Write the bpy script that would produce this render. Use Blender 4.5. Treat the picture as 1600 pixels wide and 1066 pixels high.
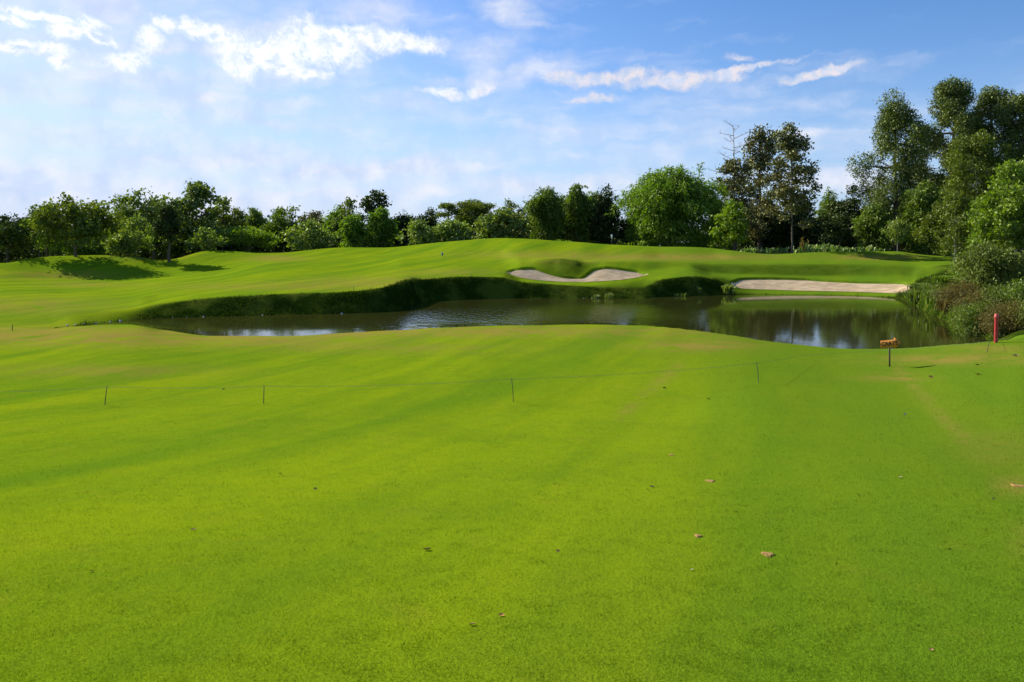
import bpy, math, random
import numpy as np
from mathutils import Vector

for o in list(bpy.data.objects): bpy.data.objects.remove(o)
S = bpy.context.scene
COL = S.collection
F, CX, HY, CAMZ = 1160.0, 800.0, 385.0, 4.0      # focal length and horizon of the photograph, camera height over the pond

# ---------------------------------------------------------------- camera
cam = bpy.data.cameras.new('camera'); camo = bpy.data.objects.new('camera', cam); COL.objects.link(camo)
cam.sensor_width = 36; cam.lens = F / 1600 * 36
cam.shift_y = -(533 - HY) / 1600
cam.clip_start = 0.05; cam.clip_end = 5000
camo.location = (0, 0, CAMZ); camo.rotation_euler = (math.radians(90), 0, 0)
S.camera = camo

# ---------------------------------------------------------------- exposure, sun, sky
S.view_settings.view_transform = 'Standard'; S.view_settings.look = 'None'
S.view_settings.gamma = 1; S.view_settings.exposure = 0.72
SUN_EL, SUN_AZ = math.radians(34), math.radians(-52)      # azimuth from the viewing direction, minus = left
sd = Vector((math.sin(SUN_AZ) * math.cos(SUN_EL), math.cos(SUN_AZ) * math.cos(SUN_EL), math.sin(SUN_EL)))
sl = bpy.data.lights.new('sun', 'SUN'); sl.energy = 5.0; sl.angle = math.radians(0.5); sl.color = (1.0, 0.93, 0.80)
so = bpy.data.objects.new('sun', sl); COL.objects.link(so)
so.rotation_euler = sd.to_track_quat('Z', 'Y').to_euler(); so.location = (-60, 40, 80)

class NT:
    def __init__(s, tree): s.t = tree
    def n(s, typ, ins=None, **kw):
        nd = s.t.nodes.new(typ)
        for k, v in kw.items(): setattr(nd, k, v)
        for k, v in (ins or {}).items():
            sock = nd.inputs[k]
            if isinstance(v, bpy.types.NodeSocket): s.t.links.new(v, sock)
            else: sock.default_value = v
        return nd
    def m(s, op, a, b=0.0, c=None, clamp=False):
        d = {0: a, 1: b}
        if c is not None: d[2] = c
        return s.n('ShaderNodeMath', d, operation=op, use_clamp=clamp).outputs[0]
    def noise(s, vec, scale, detail=4, rough=0.55, dist=0.0):
        return s.n('ShaderNodeTexNoise', {'Vector': vec, 'Scale': scale, 'Detail': detail, 'Roughness': rough, 'Distortion': dist}).outputs['Fac']
    def mix(s, fac, a, b, blend='MIX'):
        nd = s.n('ShaderNodeMix', data_type='RGBA', blend_type=blend)
        for k, v in ((0, fac), (6, a), (7, b)):
            if isinstance(v, bpy.types.NodeSocket): s.t.links.new(v, nd.inputs[k])
            else: nd.inputs[k].default_value = v
        return nd.outputs[2]
    def step(s, v, lo, hi, a=0.0, b=1.0):
        return s.n('ShaderNodeMapRange', {0: v, 1: lo, 2: hi, 3: a, 4: b}, interpolation_type='SMOOTHSTEP').outputs[0]
    def lin(s, v, lo, hi, a=0.0, b=1.0):
        return s.n('ShaderNodeMapRange', {0: v, 1: lo, 2: hi, 3: a, 4: b}).outputs[0]

def c4(r, g, b): return (r, g, b, 1.0)

W = bpy.data.worlds.new('World'); S.world = W; W.use_nodes = True
wt = NT(W.node_tree); W.node_tree.nodes.clear()
sky = wt.n('ShaderNodeTexSky', sky_type='NISHITA', sun_disc=False, sun_elevation=SUN_EL, sun_rotation=SUN_AZ,
           air_density=1.0, dust_density=0.6, ozone_density=1.6, altitude=100)
tc = wt.n('ShaderNodeTexCoord').outputs['Generated']
sep = wt.n('ShaderNodeSeparateXYZ', {0: tc})
az = wt.m('MULTIPLY', wt.m('ARCTAN2', sep.outputs[0], sep.outputs[1]), 57.29578)       # degrees, 0 = north (the view)
el = wt.m('MULTIPLY', wt.m('ARCSINE', sep.outputs[2]), 57.29578)
ae = wt.n('ShaderNodeCombineXYZ', {0: az, 1: el}).outputs[0]
def sky_deg(px, py):
    a = math.atan((px - CX) / F)
    return math.degrees(a), math.degrees(math.atan((HY - py) / F * math.cos(a)))
# warp the cloud outlines
wn = wt.n('ShaderNodeTexNoise', {'Vector': ae, 'Scale': 0.45, 'Detail': 5, 'Roughness': 0.6}).outputs['Color']
wv = wt.n('ShaderNodeVectorMath', {0: wn, 1: (0.5, 0.5, 0.5)}, operation='SUBTRACT').outputs[0]
wv = wt.n('ShaderNodeVectorMath', {0: wv, 'Scale': 1.7}, operation='SCALE').outputs[0]
aw = wt.n('ShaderNodeVectorMath', {0: ae, 1: wv}, operation='ADD').outputs[0]
def ellipses(lst, vec):
    acc = None
    for (px, py, rx, ry, rot, st) in lst:
        a, e = sky_deg(px, py); k = 57.3 / F
        mp = wt.n('ShaderNodeMapping', {'Vector': vec, 'Location': (a, e, 0), 'Rotation': (0, 0, math.radians(rot)),
                                        'Scale': (rx * k, ry * k, 1)}, vector_type='TEXTURE')
        r = wt.n('ShaderNodeVectorMath', {0: mp.outputs[0]}, operation='LENGTH').outputs['Value']
        v = wt.m('MULTIPLY', wt.m('SUBTRACT', 1.0, r), st)
        acc = v if acc is None else wt.m('MAXIMUM', acc, v)
    return wt.m('MAXIMUM', acc, -1.0)
crisp = [(600, 62, 95, 20, -5, 1), (500, 74, 85, 40, 0, 1), (435, 86, 65, 36, 0, 1), (372, 94, 45, 24, -20, 1), (335, 60, 35, 14, -10, 1),
         (300, 44, 35, 17, -20, 1), (264, 36, 25, 15, 0, 1), (232, 62, 18, 24, -30, .9), (192, 97, 38, 15, 8, 1), (155, 58, 30, 10, -25, 1),
         (110, 52, 34, 12, 5, 1), (70, 28, 62, 7, -6, .9), (15, 32, 30, 9, 0, .8), (40, 76, 62, 10, 2, 1), (85, 91, 22, 10, -30, 1),
         (145, 36, 30, 8, -10, .8), (470, 114, 60, 12, 0, .9), (665, 74, 30, 9, -10, .9), 
         (700, 148, 42, 9, -8, .9), (750, 142, 30, 11, 10, 1), 
         (885, 122, 35, 12, 0, 1), (950, 122, 80, 13, 2, 1), (1050, 127, 90, 12, 2, 1), (1150, 112, 85, 6, 9, 1), (1130, 122, 50, 7, 4, .9),
         (1285, 115, 70, 8, 8, 1.1), (920, 155, 40, 6, 0, .8), (1155, 94, 22, 6, -8, .7)]
soft = [(318, 147, 34, 20, 0, 1.1), (260, 110, 420, 110, 0, .45), (160, 12, 80, 30, 0, 1), (580, 15, 80, 32, 0, .9), (795, 20, 60, 22, -15, 1), (770, 95, 60, 40, 30, .6),
        (330, 250, 320, 36, 4, .8), (600, 262, 260, 26, 4, 1), (470, 158, 70, 26, 0, .5), (420, 190, 60, 12, -10, .8),
        (150, 300, 330, 60, 0, .8), (420, 310, 330, 34, 0, .75), (670, 290, 80, 34, 0, .9), (880, 290, 150, 18, 0, 1),
        (1310, 278, 100, 22, 0, 1.1), (960, 210, 260, 50, 0, .25), (1270, 208, 60, 7, 0, .7), (830, 112, 90, 24, 0, .6),
        (800, 290, 200, 24, 0, .7), (220, 230, 300, 40, 0, .5), (1180, 270, 90, 14, 0, .6)]
n1 = wt.noise(aw, 0.42, 11, 0.68)
n2 = wt.noise(wt.n('ShaderNodeMapping', {'Vector': aw, 'Scale': (0.30, 1.5, 1), 'Rotation': (0, 0, math.radians(-4))}).outputs[0], 0.42, 7, 0.52)
mc = ellipses(crisp, aw); ms = ellipses(soft, aw)
dc = wt.m('ADD', mc, wt.m('MULTIPLY', wt.m('SUBTRACT', n1, 0.5), 2.1))
dcr = dc
dc = wt.step(dcr, -0.22, 0.72)
core = wt.m('MULTIPLY', wt.step(dcr, 0.35, 1.15), wt.step(wt.noise(aw, 0.30, 6, 0.6), 0.42, 0.60))
dso = wt.m('ADD', ms, wt.m('MULTIPLY', wt.m('SUBTRACT', n2, 0.5), 2.2))
dso = wt.step(dso, -0.45, 1.0)
# generic thin veil elsewhere (seen in the water and from other positions)
gen = wt.step(wt.noise(wt.n('ShaderNodeMapping', {'Vector': tc, 'Scale': (1, 1, 2.6)}).outputs[0], 2.2, 7, 0.6), 0.58, 0.85, 0, 0.2)
front = wt.step(sep.outputs[1], -0.2, 0.5)
gen = wt.m('MULTIPLY', gen, wt.m('SUBTRACT', 1.0, front))
# haze towards the sun side
glow = wt.step(az, 10.0, -42.0, 0.0, 0.5)
glow = wt.m('MULTIPLY', glow, wt.step(el, 30.0, 0.0, 0.75, 1.0))
hz = wt.m('MULTIPLY', wt.step(el, 14.0, 0.0, 0.0, 0.85), front)
skyc = wt.n('ShaderNodeHueSaturation', {'Color': sky.outputs[0], 'Saturation': 1.36, 'Value': 1.0}).outputs[0]
skyc = wt.mix(1.0, skyc, c4(1.10, 0.98, 1.10), 'MULTIPLY')
bgs = wt.n('ShaderNodeVectorMath', {0: skyc, 'Scale': 0.088}, operation='SCALE').outputs[0]
bgc = wt.mix(glow, bgs, c4(0.27, 0.39, 0.66))
bgc = wt.mix(wt.m('MULTIPLY', hz, 0.8), bgc, c4(0.20, 0.34, 0.56))
shade = wt.noise(aw, 0.4, 4, 0.5)
softc = wt.mix(wt.step(shade, 0.3, 0.7), c4(0.36, 0.43, 0.57), c4(0.56, 0.56, 0.61))
crc = wt.mix(wt.step(az, -12, 6), wt.mix(wt.step(wt.noise(aw, 1.1, 7, .65), .34, .56), c4(0.44, 0.51, 0.64), c4(0.70, 0.70, 0.73)), wt.mix(wt.step(wt.noise(aw, 1.3, 5, .6), .35, .65), c4(0.36, 0.42, 0.54), c4(0.54, 0.50, 0.52)))
bgc = wt.mix(wt.m('MULTIPLY', dso, 0.85), bgc, softc)
crc = wt.mix(wt.m('MULTIPLY', core, 0.75), crc, c4(0.34, 0.44, 0.64))
bgc = wt.mix(wt.m('MULTIPLY', dc, 0.95), bgc, crc)
bgc = wt.mix(gen, bgc, c4(0.55, 0.58, 0.66))
bg = wt.n('ShaderNodeBackground', {'Color': bgc, 'Strength': 1.0})
wo = wt.n('ShaderNodeOutputWorld', {'Surface': bg.outputs[0]})

# ---------------------------------------------------------------- helpers
def tag(o, label=None, cat=None, group=None, kind=None):
    if label: o['label'] = label
    if cat: o['category'] = cat
    if group: o['group'] = group
    if kind: o['kind'] = kind
    return o
def mesh_obj(name, V, Fq, mat, parent=None, attrs=None, smooth=False, loc=None):
    """V (n,3) array; Fq (m,k) array of one face size or list of such arrays"""
    V = np.asarray(V, np.float32)
    Fl = Fq if isinstance(Fq, list) else [Fq]
    Fl = [np.asarray(f, np.int32) for f in Fl if len(f)]
    me = bpy.data.meshes.new(name)
    me.vertices.add(len(V)); me.vertices.foreach_set('co', V.ravel())
    loops = np.concatenate([f.ravel() for f in Fl])
    starts = []; s0 = 0
    for f in Fl:
        starts.append(s0 + np.arange(len(f), dtype=np.int32) * f.shape[1]); s0 += f.size
    starts = np.concatenate(starts)
    me.loops.add(len(loops)); me.loops.foreach_set('vertex_index', loops)
    me.polygons.add(len(starts)); me.polygons.foreach_set('loop_start', starts)
    if smooth: me.polygons.foreach_set('use_smooth', np.ones(len(starts), bool))
    me.update(calc_edges=True); me.validate()
    for k, a in (attrs or {}).items():
        at_ = me.attributes.new(k, 'FLOAT', 'POINT'); at_.data.foreach_set('value', np.asarray(a, np.float32))
    me.materials.append(mat)
    o = bpy.data.objects.new(name, me); COL.objects.link(o)
    if parent: o.parent = parent
    if loc is not None: o.location = loc
    return o
def empty(name, loc, rz=0):
    o = bpy.data.objects.new(name, None); COL.objects.link(o); o.location = loc; o.rotation_euler = (0, 0, rz)
    o.empty_display_size = 0.3
    return o
class Buf:
    def __init__(s): s.v = []; s.f = []; s.n = 0
    def add(s, V, Fc):
        s.v.append(np.asarray(V, float)); s.f.append(np.asarray(Fc, int) + s.n); s.n += len(V)
    def tube(s, path, rad, n=6, cap=True):
        path = np.asarray(path, float); rad = np.broadcast_to(np.asarray(rad, float), (len(path),))
        d = np.gradient(path, axis=0); d /= np.linalg.norm(d, axis=1)[:, None] + 1e-9
        ref = np.where(np.abs(d[:, 2:3]) > .9, np.array([[1., 0, 0]]), np.array([[0, 0, 1.]]))
        a = np.cross(d, ref); a /= np.linalg.norm(a, axis=1)[:, None]; b = np.cross(d, a)
        th = np.arange(n) / n * 2 * np.pi
        R = path[:, None] + rad[:, None, None] * (a[:, None] * np.cos(th)[None, :, None] + b[:, None] * np.sin(th)[None, :, None])
        m = len(path); i = np.arange(m - 1)[:, None] * n; j = np.arange(n)[None]; k = (j + 1) % n
        Q = np.stack([i + j, i + k, i + n + k, i + n + j], -1).reshape(-1, 4)
        s.add(R.reshape(-1, 3), Q)
        if cap:
            c = np.arange(n); 
            for e in (0, (m - 1) * n):
                if n == 4: s.f.append((c + e)[None] + s.n - m * n)
                elif n == 6: s.f.append(np.array([[e, e + 1, e + 2, e + 3], [e, e + 3, e + 4, e + 5]]) + s.n - m * n)
                elif n == 8: s.f.append(np.array([[e, e + 1, e + 2, e + 3], [e, e + 3, e + 4, e + 5], [e, e + 5, e + 6, e + 7]]) + s.n - m * n)
    def box(s, c, h, rz=0):
        c = np.array(c); V = np.array([[x, y, z] for z in (-1, 1) for y in (-1, 1) for x in (-1, 1)], float) * np.array(h)
        R = np.array([[math.cos(rz), -math.sin(rz), 0], [math.sin(rz), math.cos(rz), 0], [0, 0, 1]])
        s.add(V @ R.T + c, [[0, 2, 3, 1], [4, 5, 7, 6], [0, 1, 5, 4], [2, 6, 7, 3], [0, 4, 6, 2], [1, 3, 7, 5]])
    def build(s, name, mat, parent=None, smooth=False, loc=None):
        return mesh_obj(name, np.concatenate(s.v), np.concatenate(s.f), mat, parent, smooth=smooth, loc=loc)

# ---------------------------------------------------------------- materials
def newmat(name):
    m = bpy.data.materials.new(name); m.use_nodes = True; m.node_tree.nodes.clear(); return m, NT(m.node_tree)
def leaf_mat(name, base, alt, trans=0.45, gloss=0.06, tcol=(1.25, 1.35, 0.5)):
    m, t = newmat(name)
    at_ = t.n('ShaderNodeAttribute', attribute_name='tint').outputs['Fac']
    pos = t.n('ShaderNodeNewGeometry').outputs['Position']
    nz = t.noise(pos, 0.45, 3)
    f = t.m('ADD', t.m('MULTIPLY', at_, 0.6), t.m('MULTIPLY', t.step(nz, .35, .65), 0.4))
    col = t.mix(f, c4(*base), c4(*alt))
    d = t.n('ShaderNodeBsdfDiffuse', {'Color': col})
    tcn = t.n('ShaderNodeBsdfTranslucent', {'Color': t.mix(1.0, col, c4(*tcol), 'MULTIPLY')})
    g = t.n('ShaderNodeBsdfGlossy', {'Color': c4(.75, .85, .45), 'Roughness': 0.6})
    a = t.n('ShaderNodeMixShader', {0: trans, 1: d.outputs[0], 2: tcn.outputs[0]})
    b = t.n('ShaderNodeMixShader', {0: gloss, 1: a.outputs[0], 2: g.outputs[0]})
    t.n('ShaderNodeOutputMaterial', {'Surface': b.outputs[0]})
    return m
def plain_mat(name, c1, c2, scale=8, rough=0.8, bump=0.0):
    m, t = newmat(name)
    pos = t.n('ShaderNodeTexCoord').outputs['Object']
    nz = t.noise(pos, scale, 5, 0.6)
    p = t.n('ShaderNodeBsdfPrincipled', {'Base Color': t.mix(t.step(nz, .3, .7), c4(*c1), c4(*c2)), 'Roughness': rough})
    if bump:
        bn = t.n('ShaderNodeBump', {'Height': nz, 'Strength': bump, 'Distance': 0.02}); t.t.links.new(bn.outputs[0], p.inputs['Normal'])
    t.n('ShaderNodeOutputMaterial', {'Surface': p.outputs[0]})
    return m
def lawn_color(t, pos, dry, rough_shade_f):
    sx = t.n('ShaderNodeSeparateXYZ', {0: pos})
    u_ = t.m('ADD', t.m('MULTIPLY', sx.outputs[0], .93), t.m('MULTIPLY', sx.outputs[1], -.36))
    v_ = t.m('ADD', t.m('MULTIPLY', sx.outputs[0], .36), t.m('MULTIPLY', sx.outputs[1], .93))
    st = t.n('ShaderNodeCombineXYZ', {0: t.m('MULTIPLY', u_, .42), 1: t.m('MULTIPLY', v_, .045)}).outputs[0]
    a = t.noise(st, 1.0, 5, 0.6, .3)
    b = t.noise(pos, 0.55, 7, 0.62)
    c = t.noise(pos, 4.0, 6, 0.7)
    col = t.mix(t.step(a, .32, .68), c4(.098, .178, .0070), c4(.176, .240, .0058))
    col = t.mix(t.step(b, .44, .68, 0, .32), col, c4(.075, .150, .008))
    col = t.mix(t.step(t.noise(pos, 1.3, 6, 0.65, .5), .54, .72, 0, .22), col, c4(.22, .205, .018))
    col = t.mix(t.step(c, .47, .65, 0, .2), col, c4(.075, .135, .009))
    lush = t.m('SUBTRACT', t.m('ADD', sx.outputs[0], t.m('MULTIPLY', t.noise(pos, .22, 5, .6), 3.0)), t.m('MULTIPLY', sx.outputs[1], .16))
    col = t.mix(t.step(lush, -.5, 7.5, 0, .7), col, c4(.084, .150, .010))
    d2 = t.m('MULTIPLY', dry, t.step(t.noise(pos, 1.1, 6, .7), .30, .60), clamp=True)
    col = t.mix(t.m('MULTIPLY', d2, 0.85), col, c4(.22, .165, .035))
    if rough_shade_f is not None:
        rc = t.mix(t.step(t.noise(pos, .55, 5, .65), .42, .62), c4(.014, .032, .003), c4(.065, .088, .010))  # rough grass, darkened so the colour also holds the bank shade
        col = t.mix(rough_shade_f, col, rc)
    return col
def make_ground_mat():
    m, t = newmat('mown_grass')
    g = t.n('ShaderNodeNewGeometry'); pos = g.outputs['Position']
    dry = t.n('ShaderNodeAttribute', attribute_name='dry').outputs['Fac']
    rf = t.n('ShaderNodeAttribute', attribute_name='rough').outputs['Fac']
    col = lawn_color(t, pos, dry, rf)
    fine = t.noise(pos, 55, 3, .7); mid = t.noise(pos, 9, 5, .7)
    col = t.mix(t.step(fine, .45, .75, 0, .35), col, c4(.05, .10, .006))
    h = t.m('ADD', t.m('MULTIPLY', fine, 0.018), t.m('MULTIPLY', t.m('MULTIPLY', mid, 0.05), t.m('ADD', 0.35, t.m('MULTIPLY', rf, 3.0))))
    bn = t.n('ShaderNodeBump', {'Height': h, 'Strength': 0.6, 'Distance': 1.0})
    d = t.n('ShaderNodeBsdfDiffuse', {'Color': col, 'Normal': bn.outputs[0]})
    t.n('ShaderNodeOutputMaterial', {'Surface': d.outputs[0]})
    return m
def make_blade_mat(name, rough=False):
    m, t = newmat(name)
    pos = t.n('ShaderNodeNewGeometry').outputs['Position']
    tint = t.n('ShaderNodeAttribute', attribute_name='tint').outputs['Fac']
    dry = t.n('ShaderNodeAttribute', attribute_name='dry').outputs['Fac']
    col = lawn_color(t, pos, dry, None)
    if rough: col = t.mix(0.9, col, t.mix(t.step(t.noise(pos, .55, 5, .65), .42, .62), c4(.014, .032, .003), c4(.075, .100, .012)))  # bank blades take the same painted-in shade over their rough green
    col = t.mix(t.step(tint, .55, 1.0, 0, .15 if rough else .4), col, c4(.19, .23, .02))
    col = t.mix(t.step(tint, .3, 0.0, 0, .5), col, c4(.05, .13, .01))
    d = t.n('ShaderNodeBsdfDiffuse', {'Color': col})
    tr = t.n('ShaderNodeBsdfTranslucent', {'Color': t.mix(1.0, col, c4(1.3, 1.35, .5), 'MULTIPLY')})
    a = t.n('ShaderNodeMixShader', {0: .22 if rough else .5, 1: d.outputs[0], 2: tr.outputs[0]})
    gl = t.n('ShaderNodeBsdfGlossy', {'Color': c4(.6, .8, .3), 'Roughness': .6})
    b = t.n('ShaderNodeMixShader', {0: .015, 1: a.outputs[0], 2: gl.outputs[0]})
    t.n('ShaderNodeOutputMaterial', {'Surface': b.outputs[0]})
    return m
M = {}
M['ground'] = make_ground_mat(); M['blade'] = make_blade_mat('grass_blades'); M['rough'] = make_blade_mat('rough_grass', True)
M['olive'] = leaf_mat('leaf_olive', (.058, .082, .007), (.118, .150, .012))
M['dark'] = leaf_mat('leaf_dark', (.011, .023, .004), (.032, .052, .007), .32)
M['mid'] = leaf_mat('leaf_mid', (.060, .108, .006), (.120, .180, .010), .45)
M['bright'] = leaf_mat('leaf_bright', (.082, .148, .005), (.160, .235, .010), .5)
M['bamboo'] = leaf_mat('leaf_bamboo', (.070, .138, .004), (.145, .235, .007), .5)
M['teak'] = leaf_mat('leaf_teak', (.058, .096, .010), (.130, .160, .018), .4, .10)
M['brownish'] = leaf_mat('leaf_brownish', (.052, .062, .018), (.105, .080, .034), .35, .10)
M['euca'] = leaf_mat('leaf_eucalyptus', (.046, .074, .011), (.105, .128, .022), .4, .09)
M['young'] = leaf_mat('leaf_young', (.080, .130, .010), (.150, .200, .030), .5, .10)
M['dryleaf'] = leaf_mat('dry_scrub', (.080, .068, .014), (.165, .125, .032), .4, .03, (1.1, 1.0, .7))
M['strap'] = leaf_mat('strap_leaf', (.070, .140, .020), (.180, .240, .070), .45, .14)
M['bark'] = plain_mat('bark', (.06, .045, .03), (.13, .10, .07), 6, .9, .5)
M['barkdark'] = plain_mat('bark_dark', (.035, .028, .018), (.075, .055, .036), 6, .9, .5)
M['barkpale'] = plain_mat('bark_pale', (.26, .23, .18), (.42, .38, .32), 5, .85, .4)
M['culm'] = plain_mat('bamboo_culm', (.06, .09, .02), (.13, .15, .04), 3, .6)

# ---------------------------------------------------------------- terrain: profiles (distance, height) along directions
def Z(D, py): return CAMZ - (py - HY) / F * D
def prof(px, z4, lip, fs, top, mids, crest, zs=0.0, bed=-0.7):
    lipD, lipy = lip
    kn = [(0, 2.3), (3.4, 2.0), (6, 1.72), (10, 1.2), (16, z4), (lipD, Z(lipD, lipy))]
    fD = fs if zs > 0 else CAMZ * F / (fs - HY)
    kn += [(lipD + 1.3, zs if zs > 0 else -.05), (lipD + 2.6, bed), (max(fD - 1.2, lipD + 3.2), bed), (max(fD, lipD + 3.6), zs)]
    kn += [(top[0], Z(*top))]
    kn += [(D, Z(D, y)) for D, y in mids]
    kn += [(crest[0], Z(*crest)), (crest[0] + 14, Z(*crest) - 1.1), (150, 2.2), (260, 1.5), (1500, 1.5)]
    return [px] + [v for k in kn for v in k]
TAB = [
 prof(-700, .70, (33, 517), 38, (41, 490), [(50, 465), (63, 446), (69, 437), (73, 425)], (77, 411.5), .25, .2),
 prof(0, .72, (33, 517), 38, (41, 490), [(50, 465), (63, 446), (69, 437), (73, 425)], (77, 411.5), .2, .12),
 prof(75, .73, (33.5, 514), 38, (41, 488), [(51.5, 464.5), (65.3, 446.6), (73, 436.5), (78, 419)], (83.5, 401), .08, .03),
 prof(105, .74, (33, 511.5), 511, (41, 485), [(52, 465), (66, 447), (74, 437), (79, 418)], (84.5, 400), 0, -.15),
 prof(150, .74, (32, 508), 505, (41.5, 484), [(52, 465), (66, 447), (74.5, 438), (80, 418)], (86.5, 399), 0, -.4),
 prof(200, .74, (32, 507), 500.6, (42.2, 482), [(52, 464), (66, 446), (75, 437), (81, 420)], (89, 400)),
 prof(260, .74, (32, 516), 497, (43.2, 472), [(53, 454), (66, 441), (77, 433), (84, 422)], (91, 406.5)),
 prof(330, .74, (31, 525), 495, (44.2, 463.5), [(54, 448), (67, 436), (79, 427), (87, 413)], (96, 391.5)),
 prof(430, .74, (31, 525), 492, (45.2, 458.2), [(56, 440), (68, 425), (80, 411), (90, 403)], (98, 395)),
 prof(540, .74, (31, 520), 490, (46.2, 455), [(57, 437), (69, 423), (81, 409), (92, 397)], (100, 387)),
 prof(600, .74, (31, 517), 487, (47.3, 448.5), [(58, 432), (70, 418), (82, 405), (92, 396)], (100, 387)),
 prof(630, .74, (31, 516), 481.5, (50.5, 440), [(60, 428), (72, 412), (83, 401), (92, 393)], (100, 385)),
 prof(655, .74, (31, 514), 471.5, (55.4, 436.8), [(63, 425), (73, 411), (83, 400), (92, 390)], (100, 382)),
 prof(720, .74, (30, 511), 468, (57.8, 432), [(65, 421), (74, 408), (83, 396), (90, 386)], (96, 376)),
 prof(780, .74, (30, 509.5), 466.5, (58.8, 433.5), [(64, 424), (71, 412), (80, 398), (88, 384)], (95, 372.5)),
 prof(815, .74, (30, 509), 466, (58.9, 440.5), [(61, 436), (65.5, 420), (69, 408), (80, 393)], (95, 373)),
 prof(860, .74, (30, 508.5), 466, (59, 443.5), [(61, 440), (65, 428), (68.5, 404), (76, 400.5)], (95, 376)),
 prof(876, .74, (30, 508), 466, (59, 445), [(60.9, 441), (64.6, 430), (67.8, 404.5), (76, 401)], (95, 377)),
 prof(897, .74, (30, 508), 466, (59, 446), [(60.7, 441.5), (64.2, 433), (67.4, 407), (76, 401.5)], (95, 378)),
 prof(912, .74, (30, 508), 466, (59, 447), [(60.7, 441.5), (64.4, 431), (68, 409.5), (76, 402)], (95, 379)),
 prof(950, .74, (30, 508.5), 466, (59, 448.5), [(61, 439), (65.5, 420), (68.8, 408), (76, 404)], (95, 382)),
 prof(1000, .75, (30, 509.5), 466, (59.2, 448), [(62, 434), (66, 424), (70.3, 408.5), (77, 403)], (95, 384.5)),
 prof(1035, .76, (29.5, 511), 464, (60.7, 436), [(64, 428), (68, 421), (72, 409), (80, 403)], (94, 385.5)),
 prof(1075, .78, (29, 515), 462.5, (61.9, 431.5), [(66, 424), (69.5, 418), (73, 410), (80, 403)], (92, 386)),
 prof(1112, .82, (28.5, 519), 461, (62.8, 436), [(66.5, 431), (70, 427), (73.5, 411.5), (80, 405)], (92, 388)),
 prof(1145, .85, (27.7, 524), 460.5, (63.2, 450), [(67, 436), (70, 430), (73.5, 411.5), (79, 406)], (88, 392)),
 prof(1200, .88, (27, 533), 460, (63.3, 454), [(67.8, 437), (70, 430.5), (73.5, 412), (79, 407)], (86, 397)),
 prof(1300, .86, (25.5, 543.5), 461, (62.5, 456), [(67.5, 438), (70, 432), (73.5, 412), (79, 406)], (86, 393.5)),
 prof(1400, .88, (24.5, 544.5), 466, (59.5, 458), [(65, 440), (68, 433), (72.5, 413), (79, 407)], (86, 393)),
 prof(1425, .90, (24.3, 543.5), 475, (54.5, 457), [(63, 442), (67.5, 434), (72.5, 413.5), (78.5, 408)], (85, 396)),
 prof(1450, .93, (24, 541.5), 489, (50, 450), [(58, 440), (66, 430), (72, 413), (78, 408)], (84, 399)),
 prof(1490, 1.0, (23.5, 538.5), 506, (43, 446), [(54, 430), (64, 420), (71, 412), (77, 407)], (82, 402)),
 prof(1530, 1.06, (23, 535.5), 523, (38.5, 450), [(50, 430), (62, 418), (70, 411), (76, 407)], (80, 405), 0, -.3),
 prof(1560, 1.1, (23, 533), 32, (37, 455), [(48, 430), (60, 418), (68, 411), (74, 407)], (79, 405), .5, .4),
 prof(1600, 1.18, (23, 530.5), 30, (36, 460), [(46, 430), (58, 418), (66, 411), (72, 407)], (78, 405), .85, .8),
 prof(2400, 1.5, (23, 520), 30, (36, 460), [(46, 430), (58, 418), (66, 411), (72, 407)], (78, 405), 1.3, 1.25),
]
TAB = np.array(TAB)
def pchip(X, Y, q):
    """row-wise monotone cubic; X,Y (N,K) q (N,)"""
    h = np.diff(X, axis=1); dl = np.diff(Y, axis=1) / h
    d = np.zeros_like(Y)
    w1 = 2 * h[:, 1:] + h[:, :-1]; w2 = h[:, 1:] + 2 * h[:, :-1]
    ok = dl[:, :-1] * dl[:, 1:] > 0
    with np.errstate(all='ignore'):
        hm = (w1 + w2) / (w1 / dl[:, :-1] + w2 / dl[:, 1:])
    d[:, 1:-1] = np.where(ok, hm, 0); d[:, 0] = dl[:, 0]; d[:, -1] = dl[:, -1]
    i = np.clip((X <= q[:, None]).sum(1) - 1, 0, X.shape[1] - 2); r = np.arange(len(q))
    hh = h[r, i]; t = np.clip((q - X[r, i]) / hh, 0, 1)
    y0, y1, d0, d1 = Y[r, i], Y[r, i + 1], d[r, i], d[r, i + 1]
    return y0 * (2*t**3 - 3*t**2 + 1) + hh * d0 * (t**3 - 2*t**2 + t) + y1 * (3*t**2 - 2*t**3) + hh * d1 * (t**3 - t**2)
def at_px(px):
    px = np.clip(px, TAB[0, 0], TAB[-1, 0])
    u = np.linspace(TAB[0, 0], TAB[-1, 0], 3101)
    if not hasattr(at_px, 'tab'):
        at_px.tab = np.stack([pchip(np.tile(TAB[:, 0], (len(u), 1)), np.tile(TAB[:, c], (len(u), 1)), u) for c in range(1, TAB.shape[1])], 1)
    f = (px - u[0]) / (u[1] - u[0]); i = np.clip(f.astype(int), 0, len(u) - 2); f = (f - i)[:, None]
    return at_px.tab[i] * (1 - f) + at_px.tab[i + 1] * f
def wob(x, y):
    s = 0
    for a, b, p, k in ((.31, .22, 0, 1), (-.17, .41, 1.3, 1), (.73, -.52, 2.1, .5), (1.3, 1.1, .4, .3), (2.3, -1.7, 3, .22), (-3.1, 2.9, 1, .16)):
        s = s + k * np.sin(a * x + b * y + p)
    return s
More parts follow.
